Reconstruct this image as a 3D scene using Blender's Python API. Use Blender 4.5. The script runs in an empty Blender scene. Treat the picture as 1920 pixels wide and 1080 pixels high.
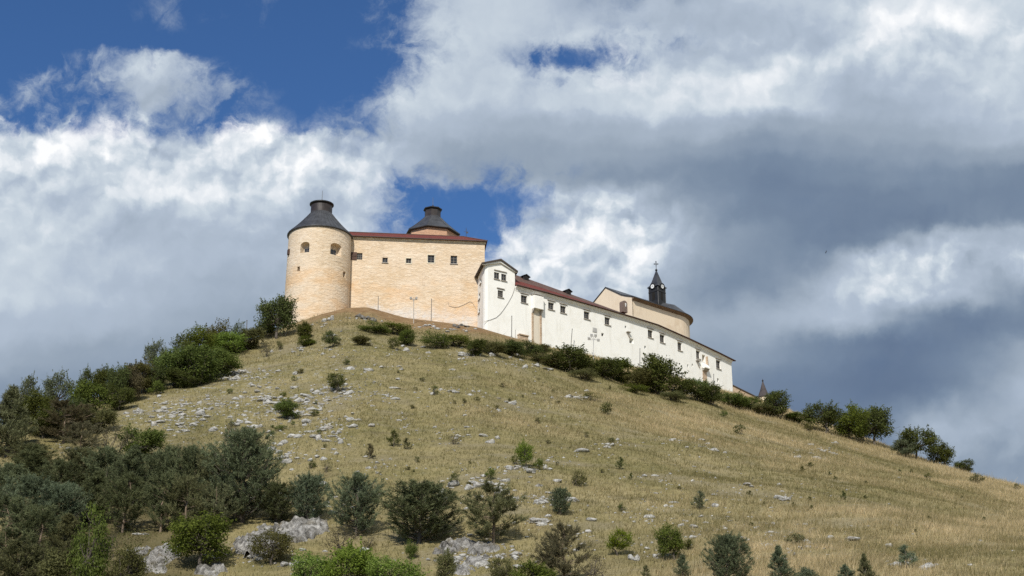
import bpy, bmesh, math, random
import numpy as np
from mathutils import Vector

S = bpy.context.scene
COL = S.collection
R = math.radians
rng = np.random.default_rng(7)

# ------------------------------------------------------------------ camera
PITCH = R(20.0); CP, SP = math.cos(PITCH), math.sin(PITCH)
FOC = 2637.0                      # focal length in photo pixels (1920 wide)
ZC = 1.7
cam_d = bpy.data.cameras.new('camera'); cam = bpy.data.objects.new('camera', cam_d); COL.objects.link(cam)
cam.location = (0, 0, ZC); cam.rotation_euler = (R(90) + PITCH, 0, 0)
cam_d.sensor_width = 36.0; cam_d.lens = 36.0 * FOC / 1920.0
cam_d.clip_start = 0.5; cam_d.clip_end = 20000
S.camera = cam

def ts(px, py):
    """photo pixel -> (x/y, (z-zc)/y) of the sight line"""
    u = (np.asarray(px, float) - 960) / FOC; v = (540 - np.asarray(py, float)) / FOC
    k = CP - v * SP
    return u / k, (SP + v * CP) / k
def at(px, py, Y):
    t, s = ts(px, py)
    return Vector((float(t) * Y, Y, ZC + float(s) * Y))
def mpp(p):
    """metres per photo pixel at a point"""
    return (p[1] * CP + (p[2] - ZC) * SP) / FOC
def zat(py, px, Y):
    return at(px, py, Y).z

# ------------------------------------------------------------------ noise
def _hash(ix, iy, iz=0):
    h = (ix * 374761393 + iy * 668265263 + iz * 2147483647 * 3 + 1013904223) & 0xFFFFFFFF
    h = ((h ^ (h >> 13)) * 1274126177) & 0xFFFFFFFF
    h = ((h ^ (h >> 16)) * 2246822519) & 0xFFFFFFFF
    return ((h ^ (h >> 15)) & 0xFFFF) / 65535.0 - 0.5
def vn2(x, y):
    x = np.asarray(x, float); y = np.asarray(y, float)
    ix = np.floor(x).astype(np.int64); iy = np.floor(y).astype(np.int64)
    fx = x - ix; fy = y - iy
    fx = fx * fx * (3 - 2 * fx); fy = fy * fy * (3 - 2 * fy)
    a = _hash(ix, iy); b = _hash(ix + 1, iy); c = _hash(ix, iy + 1); d = _hash(ix + 1, iy + 1)
    return (a * (1 - fx) + b * fx) * (1 - fy) + (c * (1 - fx) + d * fx) * fy
def vn3(p):
    ip = np.floor(p).astype(np.int64); f = p - ip; f = f * f * (3 - 2 * f)
    out = 0
    for dx in (0, 1):
        for dy in (0, 1):
            for dz in (0, 1):
                w = (f[:, 0] if dx else 1 - f[:, 0]) * (f[:, 1] if dy else 1 - f[:, 1]) * (f[:, 2] if dz else 1 - f[:, 2])
                out = out + w * _hash(ip[:, 0] + dx, ip[:, 1] + dy, ip[:, 2] + dz)
    return out

# ------------------------------------------------------------------ terrain
RIDGE = [  # photo x, photo y of the crest, distance of the crest
 (-260, 880, 165), (0, 800, 190), (100, 775, 198), (190, 742, 206), (300, 697, 222), (400, 660, 238), (480, 635, 250),
 (550, 607, 261), (600, 590, 264), (650, 578, 267.5), (690, 576, 269), (760, 596, 270), (830, 604, 271),
 (895, 613, 267), (960, 633, 270.2), (1050, 656, 277.3), (1130, 673, 285), (1200, 692, 292.3), (1290, 716, 302.5),
 (1372, 739, 314), (1430, 754, 317), (1500, 779, 311), (1600, 816, 299), (1680, 846, 287), (1760, 873, 275),
 (1830, 894, 264), (1920, 916, 250), (2150, 975, 225)]
_rt, _rs = ts([r[0] for r in RIDGE], [r[1] for r in RIDGE]); _rY = np.array([r[2] for r in RIDGE], float)
_rz = ZC + _rs * _rY
_tt = np.linspace(-0.9, 0.9, 3601)
def _tab(v, ext):
    a = np.interp(_tt, _rt, v)
    k = np.exp(-0.5 * (np.arange(-12, 13) / 5.0) ** 2); k /= k.sum()
    return np.convolve(np.pad(a, 12, mode='edge'), k, 'valid')
TY = _tab(_rY, 0); TZ = _tab(_rz, 0)
_out = np.clip((np.abs(_tt) - 0.47) / 0.4, 0, 1)
TZ = TZ * (1 - _out) + 8 * _out
def smin(a, b, k): return -k * np.logaddexp(-a / k, -b / k)
def smax(a, b, k): return k * np.logaddexp(a / k, b / k)
def hill(x, y):
    x = np.asarray(x, float); y = np.asarray(y, float)
    t = np.clip(x / np.maximum(y, 20), -0.9, 0.9)
    Yr = np.interp(t, _tt, TY); zr = np.interp(t, _tt, TZ)
    Yb = 116 - 22 * np.clip((t + .05) / .4, -.2, 1); zb = ZC + 0.145 * Yb
    zb = zb * (1 - np.clip((np.abs(t) - 0.47) / 0.4, 0, 1))
    q = (y - Yb) / (Yr - Yb); sl = (zr - zb) / (Yr - Yb)
    up = zb + np.where(y > Yb, sl, np.maximum(sl, .3)) * (y - Yb)
    d = y - Yr
    back = zr - 0.02 * d - np.where(d > 46, (d - 46) * 0.36, 0)
    und = 1.15 * vn2(x / 12, y / 15) + 0.38 * vn2(x / 4.1 + 9, y / 4.1) + 0.16 * vn2(x / 1.7 + 3, y / 1.7)
    und = und * np.clip((1.02 - q) * 6, 0.18, 1)
    # limestone ledges low on the slope
    z = smin(up + und, back, 0.35) + 0.24
    return smax(z, np.zeros_like(z) + 0.05 * vn2(x / 30, y / 30), 1.2) - 0.83 * np.exp(-np.abs(z) / 4) * (z < 3)
def front(x, y):
    t = np.clip(x / np.maximum(y, 20), -0.9, 0.9)
    return np.interp(t, _tt, TY) - y
def hits(px, py):
    """where sight lines through photo pixels meet the hill (crest if they pass above it)"""
    t, s = ts(px, py); t = np.atleast_1d(t); s = np.atleast_1d(s)
    Yr = np.interp(t, _tt, TY)
    f = np.linspace(0, 1, 420)[None, :]
    Y = 60 + (Yr[:, None] - 60) * f
    g = hill(t[:, None] * Y, Y) - (ZC + s[:, None] * Y)
    ok = g > 0
    i = np.where(ok.any(1), ok.argmax(1), Y.shape[1] - 1)
    Yh = Y[np.arange(len(t)), i]
    x = t * Yh
    return np.stack([x, Yh, hill(x, Yh)], 1)
def hit(px, py): return Vector(hits([px], [py])[0])

# ------------------------------------------------------------------ mesh helpers
class MB:
    def __init__(s): s.v = []; s.f = []; s.m = []
    def add(s, vs, fs, m=0):
        o = len(s.v); s.v += [tuple(p) for p in vs]
        s.f += [tuple(i + o for i in f) for f in fs]; s.m += [m] * len(fs)
    def box(s, c, ax, ay, az, m=0):
        """centre and three half-axis vectors"""
        c = Vector(c); ax, ay, az = Vector(ax), Vector(ay), Vector(az)
        vs = [c + i * ax + j * ay + k * az for k in (-1, 1) for j in (-1, 1) for i in (-1, 1)]
        s.add(vs, [(0, 2, 3, 1), (4, 5, 7, 6), (0, 1, 5, 4), (2, 6, 7, 3), (0, 4, 6, 2), (1, 3, 7, 5)], m)
    def tube(s, pts, rad, n=6, m=0, cap=True):
        pts = [Vector(p) for p in pts]
        if not hasattr(rad, '__len__'): rad = [rad] * len(pts)
        vs = []
        for i, p in enumerate(pts):
            d = (pts[min(i + 1, len(pts) - 1)] - pts[max(i - 1, 0)]).normalized()
            a = d.cross(Vector((0.31, 0.95, 0.1)) if abs(d.y) < .9 else Vector((1, 0, 0))).normalized(); b = d.cross(a)
            vs += [p + float(rad[i]) * (math.cos(2 * math.pi * k / n) * a + math.sin(2 * math.pi * k / n) * b) for k in range(n)]
        fs = [(i * n + k, i * n + (k + 1) % n, (i + 1) * n + (k + 1) % n, (i + 1) * n + k) for i in range(len(pts) - 1) for k in range(n)]
        if cap: fs += [tuple(range(n - 1, -1, -1)), tuple((len(pts) - 1) * n + k for k in range(n))]
        s.add(vs, fs, m)
    def lathe(s, c, prof, n=32, m=0, a0=0.0, close=True):
        """profile of (radius, z) turned about a vertical axis"""
        c = Vector(c); vs = []
        for r, z in prof:
            vs += [c + Vector((r * math.cos(a0 + 2 * math.pi * k / n), r * math.sin(a0 + 2 * math.pi * k / n), z)) for k in range(n)]
        fs = [(i * n + k, i * n + (k + 1) % n, (i + 1) * n + (k + 1) % n, (i + 1) * n + k) for i in range(len(prof) - 1) for k in range(n)]
        if close: fs += [tuple(range(n - 1, -1, -1)), tuple((len(prof) - 1) * n + k for k in range(n))]
        s.add(vs, fs, m)
    def prism(s, poly, d, m=0):
        """closed polygon (3-D points) pushed along d"""
        n = len(poly); d = Vector(d); p = [Vector(q) for q in poly]
        s.add(p + [q + d for q in p], [tuple(range(n)), tuple(range(2 * n - 1, n - 1, -1))] + [(i, i + n, (i + 1) % n + n, (i + 1) % n) for i in range(n)], m)
    def sweep(s, secs, m=0):
        """list of closed cross-sections with equal point counts"""
        n = len(secs[0]); vs = [p for sec in secs for p in sec]
        fs = [(i * n + k, (i + 1) * n + k, (i + 1) * n + (k + 1) % n, i * n + (k + 1) % n) for i in range(len(secs) - 1) for k in range(n)]
        fs += [tuple(range(n)), tuple((len(secs) - 1) * n + k for k in range(n - 1, -1, -1))]
        s.add(vs, fs, m)
    def mesh(s, name, mats, o=(0, 0, 0), fix=True, smooth=False):
        me = bpy.data.meshes.new(name)
        o = Vector(o)
        me.from_pydata([tuple(Vector(p) - o) for p in s.v], [], s.f)
        for mt in mats: me.materials.append(mt)
        if any(s.m):
            me.polygons.foreach_set('material_index', s.m)
        if fix:
            bm = bmesh.new(); bm.from_mesh(me); bmesh.ops.recalc_face_normals(bm, faces=bm.faces); bm.to_mesh(me); bm.free()
        if smooth: me.polygons.foreach_set('use_smooth', [True] * len(me.polygons))
        me.update()
        return me

def wloc(o):
    v = Vector((0, 0, 0))
    while o is not None: v += o.location; o = o.parent
    return v
def obj(name, mb, mats, parent=None, loc=None, smooth=False, fix=True):
    """link a mesh; points are in world coordinates"""
    if not isinstance(mats, (list, tuple)): mats = [mats]
    o = Vector(loc) if loc is not None else (wloc(parent) if parent else Vector((0, 0, 0)))
    me = mb if isinstance(mb, bpy.types.Mesh) else mb.mesh(name, mats, o, fix, smooth)
    ob = bpy.data.objects.new(name, me); COL.objects.link(ob)
    if parent is not None:
        ob.parent = parent; ob.location = o - wloc(parent)
    else: ob.location = o
    return ob
def tag(o, label, cat, group=None, kind=None):
    if label: o['label'] = label
    if cat: o['category'] = cat
    if group: o['group'] = group
    if kind: o['kind'] = kind
    return o
def thing(name, label, cat, loc, group=None):
    o = bpy.data.objects.new(name, None); COL.objects.link(o); o.location = loc
    o.empty_display_size = 0.5
    return tag(o, label, cat, group)

def cut(me_obj, cutter_mb):
    """boolean difference, baked into the mesh"""
    cm = cutter_mb.mesh('cutter', [], wloc(me_obj)); co = bpy.data.objects.new('cutter', cm); COL.objects.link(co)
    co.location = wloc(me_obj)
    md = me_obj.modifiers.new('b', 'BOOLEAN'); md.operation = 'DIFFERENCE'; md.solver = 'EXACT'; md.object = co
    bpy.context.view_layer.update()
    dg = bpy.context.evaluated_depsgraph_get()
    nm = bpy.data.meshes.new_from_object(me_obj.evaluated_get(dg))
    old = me_obj.data; me_obj.modifiers.clear(); me_obj.data = nm; nm.name = old.name
    bpy.data.objects.remove(co); bpy.data.meshes.remove(cm)

# ------------------------------------------------------------------ materials
class NT:
    def __init__(s, name, world=False):
        if world: s.t = name
        else:
            s.mat = bpy.data.materials.new(name); s.mat.use_nodes = True; s.t = s.mat.node_tree; s.t.nodes.clear()
    def n(s, typ, **kw):
        nd = s.t.nodes.new(typ)
        for k, v in kw.items():
            if k.startswith('i_'):
                key = k[2:]; key = int(key) if key.isdigit() else key.replace('_', ' ')
                sock = nd.inputs[key]
                if isinstance(v, bpy.types.NodeSocket): s.t.links.new(v, sock)
                else: sock.default_value = v
            else: setattr(nd, k, v)
        return nd
    def math(s, op, a, b=None, c=None, clamp=False):
        nd = s.t.nodes.new('ShaderNodeMath'); nd.operation = op; nd.use_clamp = clamp
        for i, v in enumerate((a, b, c)):
            if v is None: continue
            if isinstance(v, bpy.types.NodeSocket): s.t.links.new(v, nd.inputs[i])
            else: nd.inputs[i].default_value = v
        return nd.outputs[0]
    def vmath(s, op, a, b=None, scale=None, out=0):
        nd = s.t.nodes.new('ShaderNodeVectorMath'); nd.operation = op
        for i, v in enumerate((a, b)):
            if v is None: continue
            if isinstance(v, bpy.types.NodeSocket): s.t.links.new(v, nd.inputs[i])
            else: nd.inputs[i].default_value = v
        if scale is not None:
            if isinstance(scale, bpy.types.NodeSocket): s.t.links.new(scale, nd.inputs[3])
            else: nd.inputs[3].default_value = scale
        return nd.outputs[out]
    def noise(s, vec, scale, detail=4, rough=.55, dist=0.0, color=False):
        nd = s.n('ShaderNodeTexNoise', i_Scale=scale, i_Detail=detail, i_Roughness=rough, i_Distortion=dist)
        if vec is not None: s.t.links.new(vec, nd.inputs['Vector'])
        return nd.outputs['Color' if color else 0]
    def ramp(s, fac, stops, interp='LINEAR'):
        nd = s.t.nodes.new('ShaderNodeValToRGB'); cr = nd.color_ramp; cr.interpolation = interp
        while len(cr.elements) < len(stops): cr.elements.new(0.5)
        for e, (p, c) in zip(cr.elements, stops):
            e.position = p; e.color = (*c, 1) if len(c) == 3 else c
        s.t.links.new(fac, nd.inputs[0])
        return nd.outputs[0]
    def mix(s, fac, a, b, blend='MIX'):
        nd = s.t.nodes.new('ShaderNodeMix'); nd.data_type = 'RGBA'; nd.blend_type = blend
        for i, v in ((0, fac), (6, a), (7, b)):
            if isinstance(v, bpy.types.NodeSocket): s.t.links.new(v, nd.inputs[i])
            else: nd.inputs[i].default_value = v if i == 0 else (*v, 1)
        return nd.outputs[2]
    def mr(s, v, a, b, c=0., d=1., smooth=False):
        nd = s.n('ShaderNodeMapRange', i_0=v); nd.interpolation_type = 'SMOOTHSTEP' if smooth else 'LINEAR'
        for i, q in ((1, a), (2, b), (3, c), (4, d)): nd.inputs[i].default_value = q
        return nd.outputs[0]
    def out(s, col, rough=.8, bump=None, bstr=.4, bdist=.05, metal=0., spec=.3, transl=None):
        p = s.n('ShaderNodeBsdfPrincipled')
        for key, v in (('Base Color', col), ('Roughness', rough), ('Metallic', metal), ('Specular IOR Level', spec)):
            if isinstance(v, bpy.types.NodeSocket): s.t.links.new(v, p.inputs[key])
            else: p.inputs[key].default_value = (*v, 1) if key == 'Base Color' else v
        if bump is not None:
            b = s.n('ShaderNodeBump', i_Strength=bstr, i_Distance=bdist, i_Height=bump)
            s.t.links.new(b.outputs[0], p.inputs['Normal'])
        sh = p.outputs[0]
        if transl:
            tr = s.n('ShaderNodeBsdfTranslucent'); s.t.links.new(col, tr.inputs[0])
            mx = s.n('ShaderNodeMixShader', i_0=transl, i_1=sh, i_2=tr.outputs[0]); sh = mx.outputs[0]
        o = s.n('ShaderNodeOutputMaterial'); s.t.links.new(sh, o.inputs[0])
        return s.mat
    def pos(s):
        return s.n('ShaderNodeNewGeometry').outputs['Position']

def plain(name, c, rough=.7, var=.12, scale=1.2, metal=0., spec=.3):
    t = NT(name); f = t.noise(t.pos(), scale, 5)
    lo = tuple(x * (1 - var * 2) for x in c); hi = tuple(min(1, x * (1 + var * 2)) for x in c)
    return t.out(t.ramp(f, [(.3, lo), (.7, hi)]), rough, f, .15, .03, metal, spec)
# cloud cover (0 clear .. 9 full), cloud brightness (0 slate .. 9 white), cloud texture (0 smooth .. 9 billowing); columns 80 px apart
WARP1, WARP2, EDGE, CLOUDK, EXPO = 0.040, 0.020, 3.6, 0.96, 0.10
AFN, AEMB = 0.30, .95
SKYTINT = (.45, .69, .97)
SKYROWS = [
 (0,   "0000203003899987899999999", "6666666666777756567777887", "3333333333222234433344444"),
 (40,  "0000303004899988999999999", "6666666666777766666778997", "3333333333222234444455555"),
 (80,  "0000000004699886599999999", "6667766666777777677678777", "3333333333322344455556655"),
 (120, "0127730001598308999999999", "6677766666777778778868777", "4555533333433455555556544"),
 (160, "0538872001899779999999999", "6666666666777778888757677", "5555533334433455555444444"),
 (200, "3524772022999899999999999", "6666666667777778888755667", "6666665555433333444333333"),
 (240, "4265375124999999999999999", "7788678776665555655444456", "9999999876422222333222222"),
 (280, "9999999879999999999999999", "8878668876544444433333334", "8889889887322222222222222"),
 (320, "9999999999493699999999999", "8778778887544433322222222", "7777778887533333222222222"),
 (360, "9999999999020499999999999", "7778888887667765321111212", "6666667787666787322222222"),
 (400, "9999999999003799999999999", "7776777777667878421111122", "5555556677667899522222333"),
 (440, "9999999998006999999999999", "7776666677678889532112847", "4444445566678999522235745"),
 (480, "9999999995039999999999999", "7777666666678989532267858", "3333334455678998522267867"),
 (540, "9999999999999999999999999", "7776655555677976422588752", "3333323333567888422577743"),
 (600, "9999999999999999999999999", "6666544344555555545674112", "2222222222234444222244222"),
 (660, "9999999999999999999999999", "5444432223444444433210125", "1111111111122222111222112"),
 (720, "9999999999999999999999999", "3333222222333333321100136", "1111111111111111111111112"),
 (800, "9999999999999999999999999", "2222222222222222210012644", "1111111111111111111112344"),
 (880, "9999999999999999999999999", "2222222222222222211112333", "1111111111111111111112333")]
# ------------------------------------------------------------------ light and sky
SUN_A, SUN_E = R(13), R(42)       # sun behind the camera's left shoulder
sun_dir = Vector((-math.sin(SUN_A) * math.cos(SUN_E), -math.cos(SUN_A) * math.cos(SUN_E), math.sin(SUN_E)))
sl = bpy.data.lights.new('sun', 'SUN'); sl.energy = 4.3; sl.angle = R(0.53); sl.color = (1.0, 0.95, 0.86)
so = bpy.data.objects.new('sun', sl); COL.objects.link(so); so.rotation_euler = sun_dir.to_track_quat('Z', 'Y').to_euler(); so.location = (-40, -60, 150)

W = bpy.data.worlds.new('World'); S.world = W; W.use_nodes = True
W.node_tree.nodes.clear(); w = NT(W.node_tree, True)
WS = 0.1
sky = w.n('ShaderNodeTexSky', sky_type='NISHITA', sun_disc=False, sun_elevation=SUN_E, sun_rotation=R(180) + SUN_A, altitude=300, air_density=1.0, dust_density=0.4, ozone_density=2.5)
blue = w.mix(1.0, sky.outputs[0], SKYTINT, 'MULTIPLY')
d = w.n('ShaderNodeTexCoord').outputs['Generated']
dx = w.vmath('DOT_PRODUCT', d, (1, 0, 0), out=1)
dy = w.math('MAXIMUM', w.vmath('DOT_PRODUCT', d, (0, CP, SP), out=1), 0.3)
dz = w.vmath('DOT_PRODUCT', d, (0, -SP, CP), out=1)
U = w.math('DIVIDE', dx, dy); V = w.math('DIVIDE', dz, dy)
P = w.n('ShaderNodeCombineXYZ', i_0=U, i_1=V, i_2=0.37).outputs[0]
w1 = w.vmath('SUBTRACT', w.noise(P, 9.0, 5, .6, color=True), (.5, .5, .5))
w2 = w.vmath('SUBTRACT', w.noise(P, 34.0, 5, .6, color=True), (.5, .5, .5))
Pw = w.vmath('ADD', w.vmath('ADD', P, w.vmath('SCALE', w1, scale=WARP1)), w.vmath('SCALE', w2, scale=WARP2))
sp = w.n('ShaderNodeSeparateXYZ', i_0=Pw)
gu = w.mr(sp.outputs[0], -960 / FOC, 960 / FOC)                 # 0..1 along the ramps
gr = w.math('MULTIPLY_ADD', sp.outputs[1], -FOC, 540.0)          # row position, counted downwards
acc = None
for i, (yr, mrow, brow, trow) in enumerate(SKYROWS):
    nst = len(mrow)
    st = [(k / (nst - 1), (int(mrow[k]) / 9.0, int(brow[k]) / 9.0, int(trow[k]) / 9.0)) for k in range(nst)]
    c = w.ramp(gu, st, 'B_SPLINE')
    acc = c if acc is None else w.mix(w.mr(gr, SKYROWS[i - 1][0], yr, smooth=True), acc, c)
sc = w.n('ShaderNodeSeparateColor', i_0=acc)
M, B, TX = sc.outputs[0], sc.outputs[1], sc.outputs[2]
Pq = w.vmath('ADD', P, w.vmath('SCALE', w2, scale=0.030))
def billow(pv, det):
    vo = w.n('ShaderNodeTexVoronoi', i_Scale=17.0, i_Detail=det, i_Roughness=.55, i_Lacunarity=2.2); vo.feature = 'SMOOTH_F1'; vo.voronoi_dimensions = '2D'; vo.normalize = True
    vo.inputs['Smoothness'].default_value = .6; w.t.links.new(pv, vo.inputs['Vector'])
    return w.math('MULTIPLY_ADD', vo.outputs['Distance'], -1.6, w.math('MULTIPLY', w.noise(pv, 13.0, 10 if det > 2 else 7, .58, .2), 1.1))
fb = w.math('MULTIPLY_ADD', w.noise(Pq, 42.0, 9, .62, .6), .45, w.math('MULTIPLY', w.noise(P, 13.0, 12, .62, .25), .62))
h0 = billow(Pq, 3.0); h1 = billow(w.vmath('ADD', Pq, (-0.0045, 0.0085, 0.0)), 2.0)
fn = w.noise(w.n('ShaderNodeMapping', i_Vector=P, i_Rotation=(0, 0, R(-28)), i_Scale=(.8, 1.5, 1.)).outputs[0], 7.0, 8, .5, .5)
edge = w.math('MULTIPLY_ADD', w.math('MULTIPLY', M, w.math('SUBTRACT', 1.0, M)), 4.0, 0.08)
mm = w.math('ADD', M, w.math('MULTIPLY', w.math('SUBTRACT', fb, 0.5), w.math('MULTIPLY', edge, EDGE)))
mask = w.mr(mm, .16, 1.08, smooth=True)
emb = w.math('MULTIPLY', w.math('SUBTRACT', h0, h1), w.math('POWER', w.mr(TX, .1, .95, .12, 1.0), 1.6))
bb = w.math('ADD', B, w.math('MULTIPLY', w.math('SUBTRACT', fn, 0.5), w.mr(TX, .1, .9, AFN * .7, AFN)))
bb = w.math('MULTIPLY_ADD', w.math('ADD', bb, w.math('MULTIPLY', emb, AEMB)), .97, -.012)
# thin cloud is a little brighter and bluer where the sky shows through
CL = [(0.0, (99, 117, 143)), (.22, (122, 139, 160)), (.44, (153, 167, 183)), (.66, (176, 189, 205)), (.78, (200, 211, 221)), (.9, (230, 235, 240)), (1.0, (252, 253, 254))]
def lin(c): return tuple((v / 255 / 12.92 if v <= 10 else ((v / 255 + .055) / 1.055) ** 2.4) for v in c)
cl = w.ramp(bb, [(p, lin(c)) for p, c in CL])
cl = w.vmath('SCALE', cl, scale=CLOUDK / WS)
fin = w.mix(mask, blue, cl)
bg = w.n('ShaderNodeBackground', i_Strength=WS); w.t.links.new(fin, bg.inputs[0])
wo = w.n('ShaderNodeOutputWorld'); w.t.links.new(bg.outputs[0], wo.inputs[0])
W.cycles.sampling_method = 'MANUAL'; W.cycles.sample_map_resolution = 512

S.view_settings.view_transform = 'Standard'; S.view_settings.look = 'None'
S.view_settings.exposure = EXPO; S.view_settings.gamma = 1.0
S.view_settings.use_curve_mapping = False
S.cycles.max_bounces = 5; S.cycles.diffuse_bounces = 3; S.cycles.transmission_bounces = 2
S.cycles.use_denoising = False
# ------------------------------------------------------------------ wall materials
def masonry(name, c1, c2, c3, base_white=None):
    t = NT(name); p = t.pos()
    sv = t.vmath('MULTIPLY', p, (.6, .6, 1.5))
    n1 = t.noise(sv, 1.1, 6, .62, .8); n2 = t.noise(p, .16, 5, .6, .6); n3 = t.noise(sv, 2.6, 5, .7, .3)
    col = t.mix(t.mr(n2, .42, .62), c1, c2)
    col = t.mix(t.mr(n1, .50, .70, 0, .75), col, c3)
    col = t.mix(t.mr(n3, .58, .74, 0, .55), col, tuple(v * .5 for v in c2))
    st = t.noise(t.vmath('MULTIPLY', p, (1.6, 1.6, .12)), 1.0, 4, .6)
    col = t.mix(t.mr(st, .54, .76, 0, .32), col, tuple(v * .6 for v in c1))
    if base_white:
        z = t.n('ShaderNodeSeparateXYZ', i_0=p); zz = t.math('ADD', z.outputs[2], t.math('MULTIPLY', t.noise(p, .35, 4, .6), 5.0))
        m = t.mr(zz, base_white[0] + 2.5, base_white[0] + 3.4, 1, 0)
        col = t.mix(t.math('MULTIPLY', m, t.mr(t.noise(p, 1.6, 4, .7), .35, .6, .35, 1)), col, (.66, .62, .57))
        o = t.mr(t.noise(t.vmath('MULTIPLY', p, (.6, .6, 1.3)), .17, 3, .6), .44, .58)
        band = t.math('MULTIPLY', t.mr(zz, base_white[1], base_white[1] + 2, 1, 0), o)
        col = t.mix(t.math('MULTIPLY', band, .5), col, (.66, .41, .20))
    vo = t.n('ShaderNodeTexVoronoi', i_Scale=1.0); t.t.links.new(t.vmath('ADD', t.vmath('MULTIPLY', p, (1.5, 1.5, 2.7)), t.vmath('SCALE', t.noise(p, 1.4, 3, .6, color=True), scale=1.1)), vo.inputs[0])
    blk = t.n('ShaderNodeSeparateColor', i_0=vo.outputs['Color']).outputs[0]
    col = t.mix(t.math('MULTIPLY', t.mr(blk, .62, 1.0), .2), col, tuple(v * .72 for v in c2)); col = t.mix(t.math('MULTIPLY', t.mr(blk, .35, .0), .28), col, c3)
    h = t.math('ADD', t.math('ADD', n1, t.math('MULTIPLY', n3, .5)), t.math('MULTIPLY', vo.outputs[0], -.25))
    return t.out(col, .95, h, .8, .2, 0, .1)
def plaster(name, c, dirt, amt=.5, zlow=None):
    t = NT(name); p = t.pos()
    n1 = t.noise(p, .35, 6, .65, .5); n2 = t.noise(t.vmath('MULTIPLY', p, (1.5, 1.5, .18)), .9, 5, .6); n3 = t.noise(p, 2.2, 5, .65)
    col = t.mix(t.mr(n1, .5, .75, 0, amt), c, dirt)
    col = t.mix(t.mr(n2, .55, .8, 0, amt * .8), col, tuple(v * .8 for v in dirt))
    col = t.mix(t.mr(n3, .6, .78, 0, amt * .45), col, tuple(v * .75 for v in dirt))
    if zlow is not None:
        z = t.n('ShaderNodeSeparateXYZ', i_0=p)
        zz = t.math('ADD', z.outputs[2], t.math('MULTIPLY', n1, 3.0))
        col = t.mix(t.mr(zz, zlow, zlow + 2.5, .5, 0), col, dirt)
    return t.out(col, .92, n1, .25, .08, 0, .15)
GB = 93.0
M_OCHRE = masonry('ochre_masonry', (.69, .555, .41), (.62, .475, .32), (.76, .65, .51), (96.4, 104.5))
M_TOWER = masonry('tower_masonry', (.68, .555, .415), (.61, .475, .325), (.75, .65, .515), (88.0, 104.0))
M_PINK = masonry('pink_plaster', (.55, .34, .22), (.50, .30, .19), (.58, .38, .26))
M_RUBBLE = masonry('rubble_stone', (.50, .385, .275), (.42, .30, .20), (.60, .49, .38))
M_WHITE = plaster('white_plaster', (.84, .825, .775), (.64, .60, .51), .45)
M_TRIM = plaster('white_trim', (.76, .74, .69), (.62, .59, .53), .4)
M_CREAM = plaster('cream_plaster', (.76, .635, .48), (.64, .50, .35), .6)
M_CREAMR = plaster('cream_rough_plaster', (.74, .62, .47), (.60, .47, .33), .8)
M_CHUTE = plaster('pale_rough_plaster', (.66, .59, .48), (.54, .44, .33), .8)
M_SOFFIT = plain('brown_soffit', (.22, .155, .105), .85)
M_METAL = plain('dark_sheet_metal', (.042, .043, .047), .5, .2, .8, 0, .45)
M_COPPER = plain('brown_sheet_metal', (.034, .025, .022), .5, .25, .8, 0, .45)
M_BLACK = plain('black_metal', (.022, .021, .021), .5, .15)
M_EDGE = plain('roof_edge', (.075, .06, .05), .7)
M_GLASS = plain('window_glass', (.022, .024, .027), .12, .1, 2.0, 0, .6)
M_FRAME = plain('grey_window_frame', (.19, .17, .145), .7)
M_WFRAME = plain('pale_window_frame', (.62, .55, .42), .8)
M_LINTEL = plain('grey_stone_trim', (.36, .33, .29), .85)
M_DARK = plain('dark_opening', (.015, .013, .011), .95)
M_WOOD = plain('brown_boards', (.085, .05, .038), .8)
M_CLOCK = plain('clock_white', (.80, .80, .78), .5, .02)
M_IRON = plain('grey_steel_pole', (.13, .125, .12), .6)
M_PALE = plain('pale_steel', (.42, .41, .39), .6)
M_CABLE = plain('grey_cable', (.30, .285, .265), .8)
def tiles(name, c, c2):
    t = NT(name); p = t.pos()
    wv = t.n('ShaderNodeTexWave', i_Scale=1.05, i_Distortion=.6, i_Detail=2.0); wv.bands_direction = 'X'
    wz = t.n('ShaderNodeTexWave', i_Scale=1.6, i_Distortion=.5, i_Detail=2.0); wz.bands_direction = 'Z'
    t.t.links.new(p, wv.inputs[0]); t.t.links.new(p, wz.inputs[0])
    n = t.noise(p, .9, 5, .65); n2 = t.noise(p, 5.0, 2, .5)
    col = t.mix(t.mr(n, .42, .66), c, c2); col = t.mix(t.mr(n2, .5, .75, 0, .5), col, tuple(v * .6 for v in c))
    return t.out(col, .8, t.math('ADD', t.math('MULTIPLY', wz.outputs[1], .6), wv.outputs[1]), .5, .06, 0, .2)
M_TILE = tiles('red_roof_tiles', (.150, .036, .027), (.105, .032, .026))
M_TILE2 = tiles('weathered_roof_tiles', (.125, .075, .060), (.09, .058, .05))
M_GREYBOX = plain('grey_brown_boards', (.17, .125, .105), .85)

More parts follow.
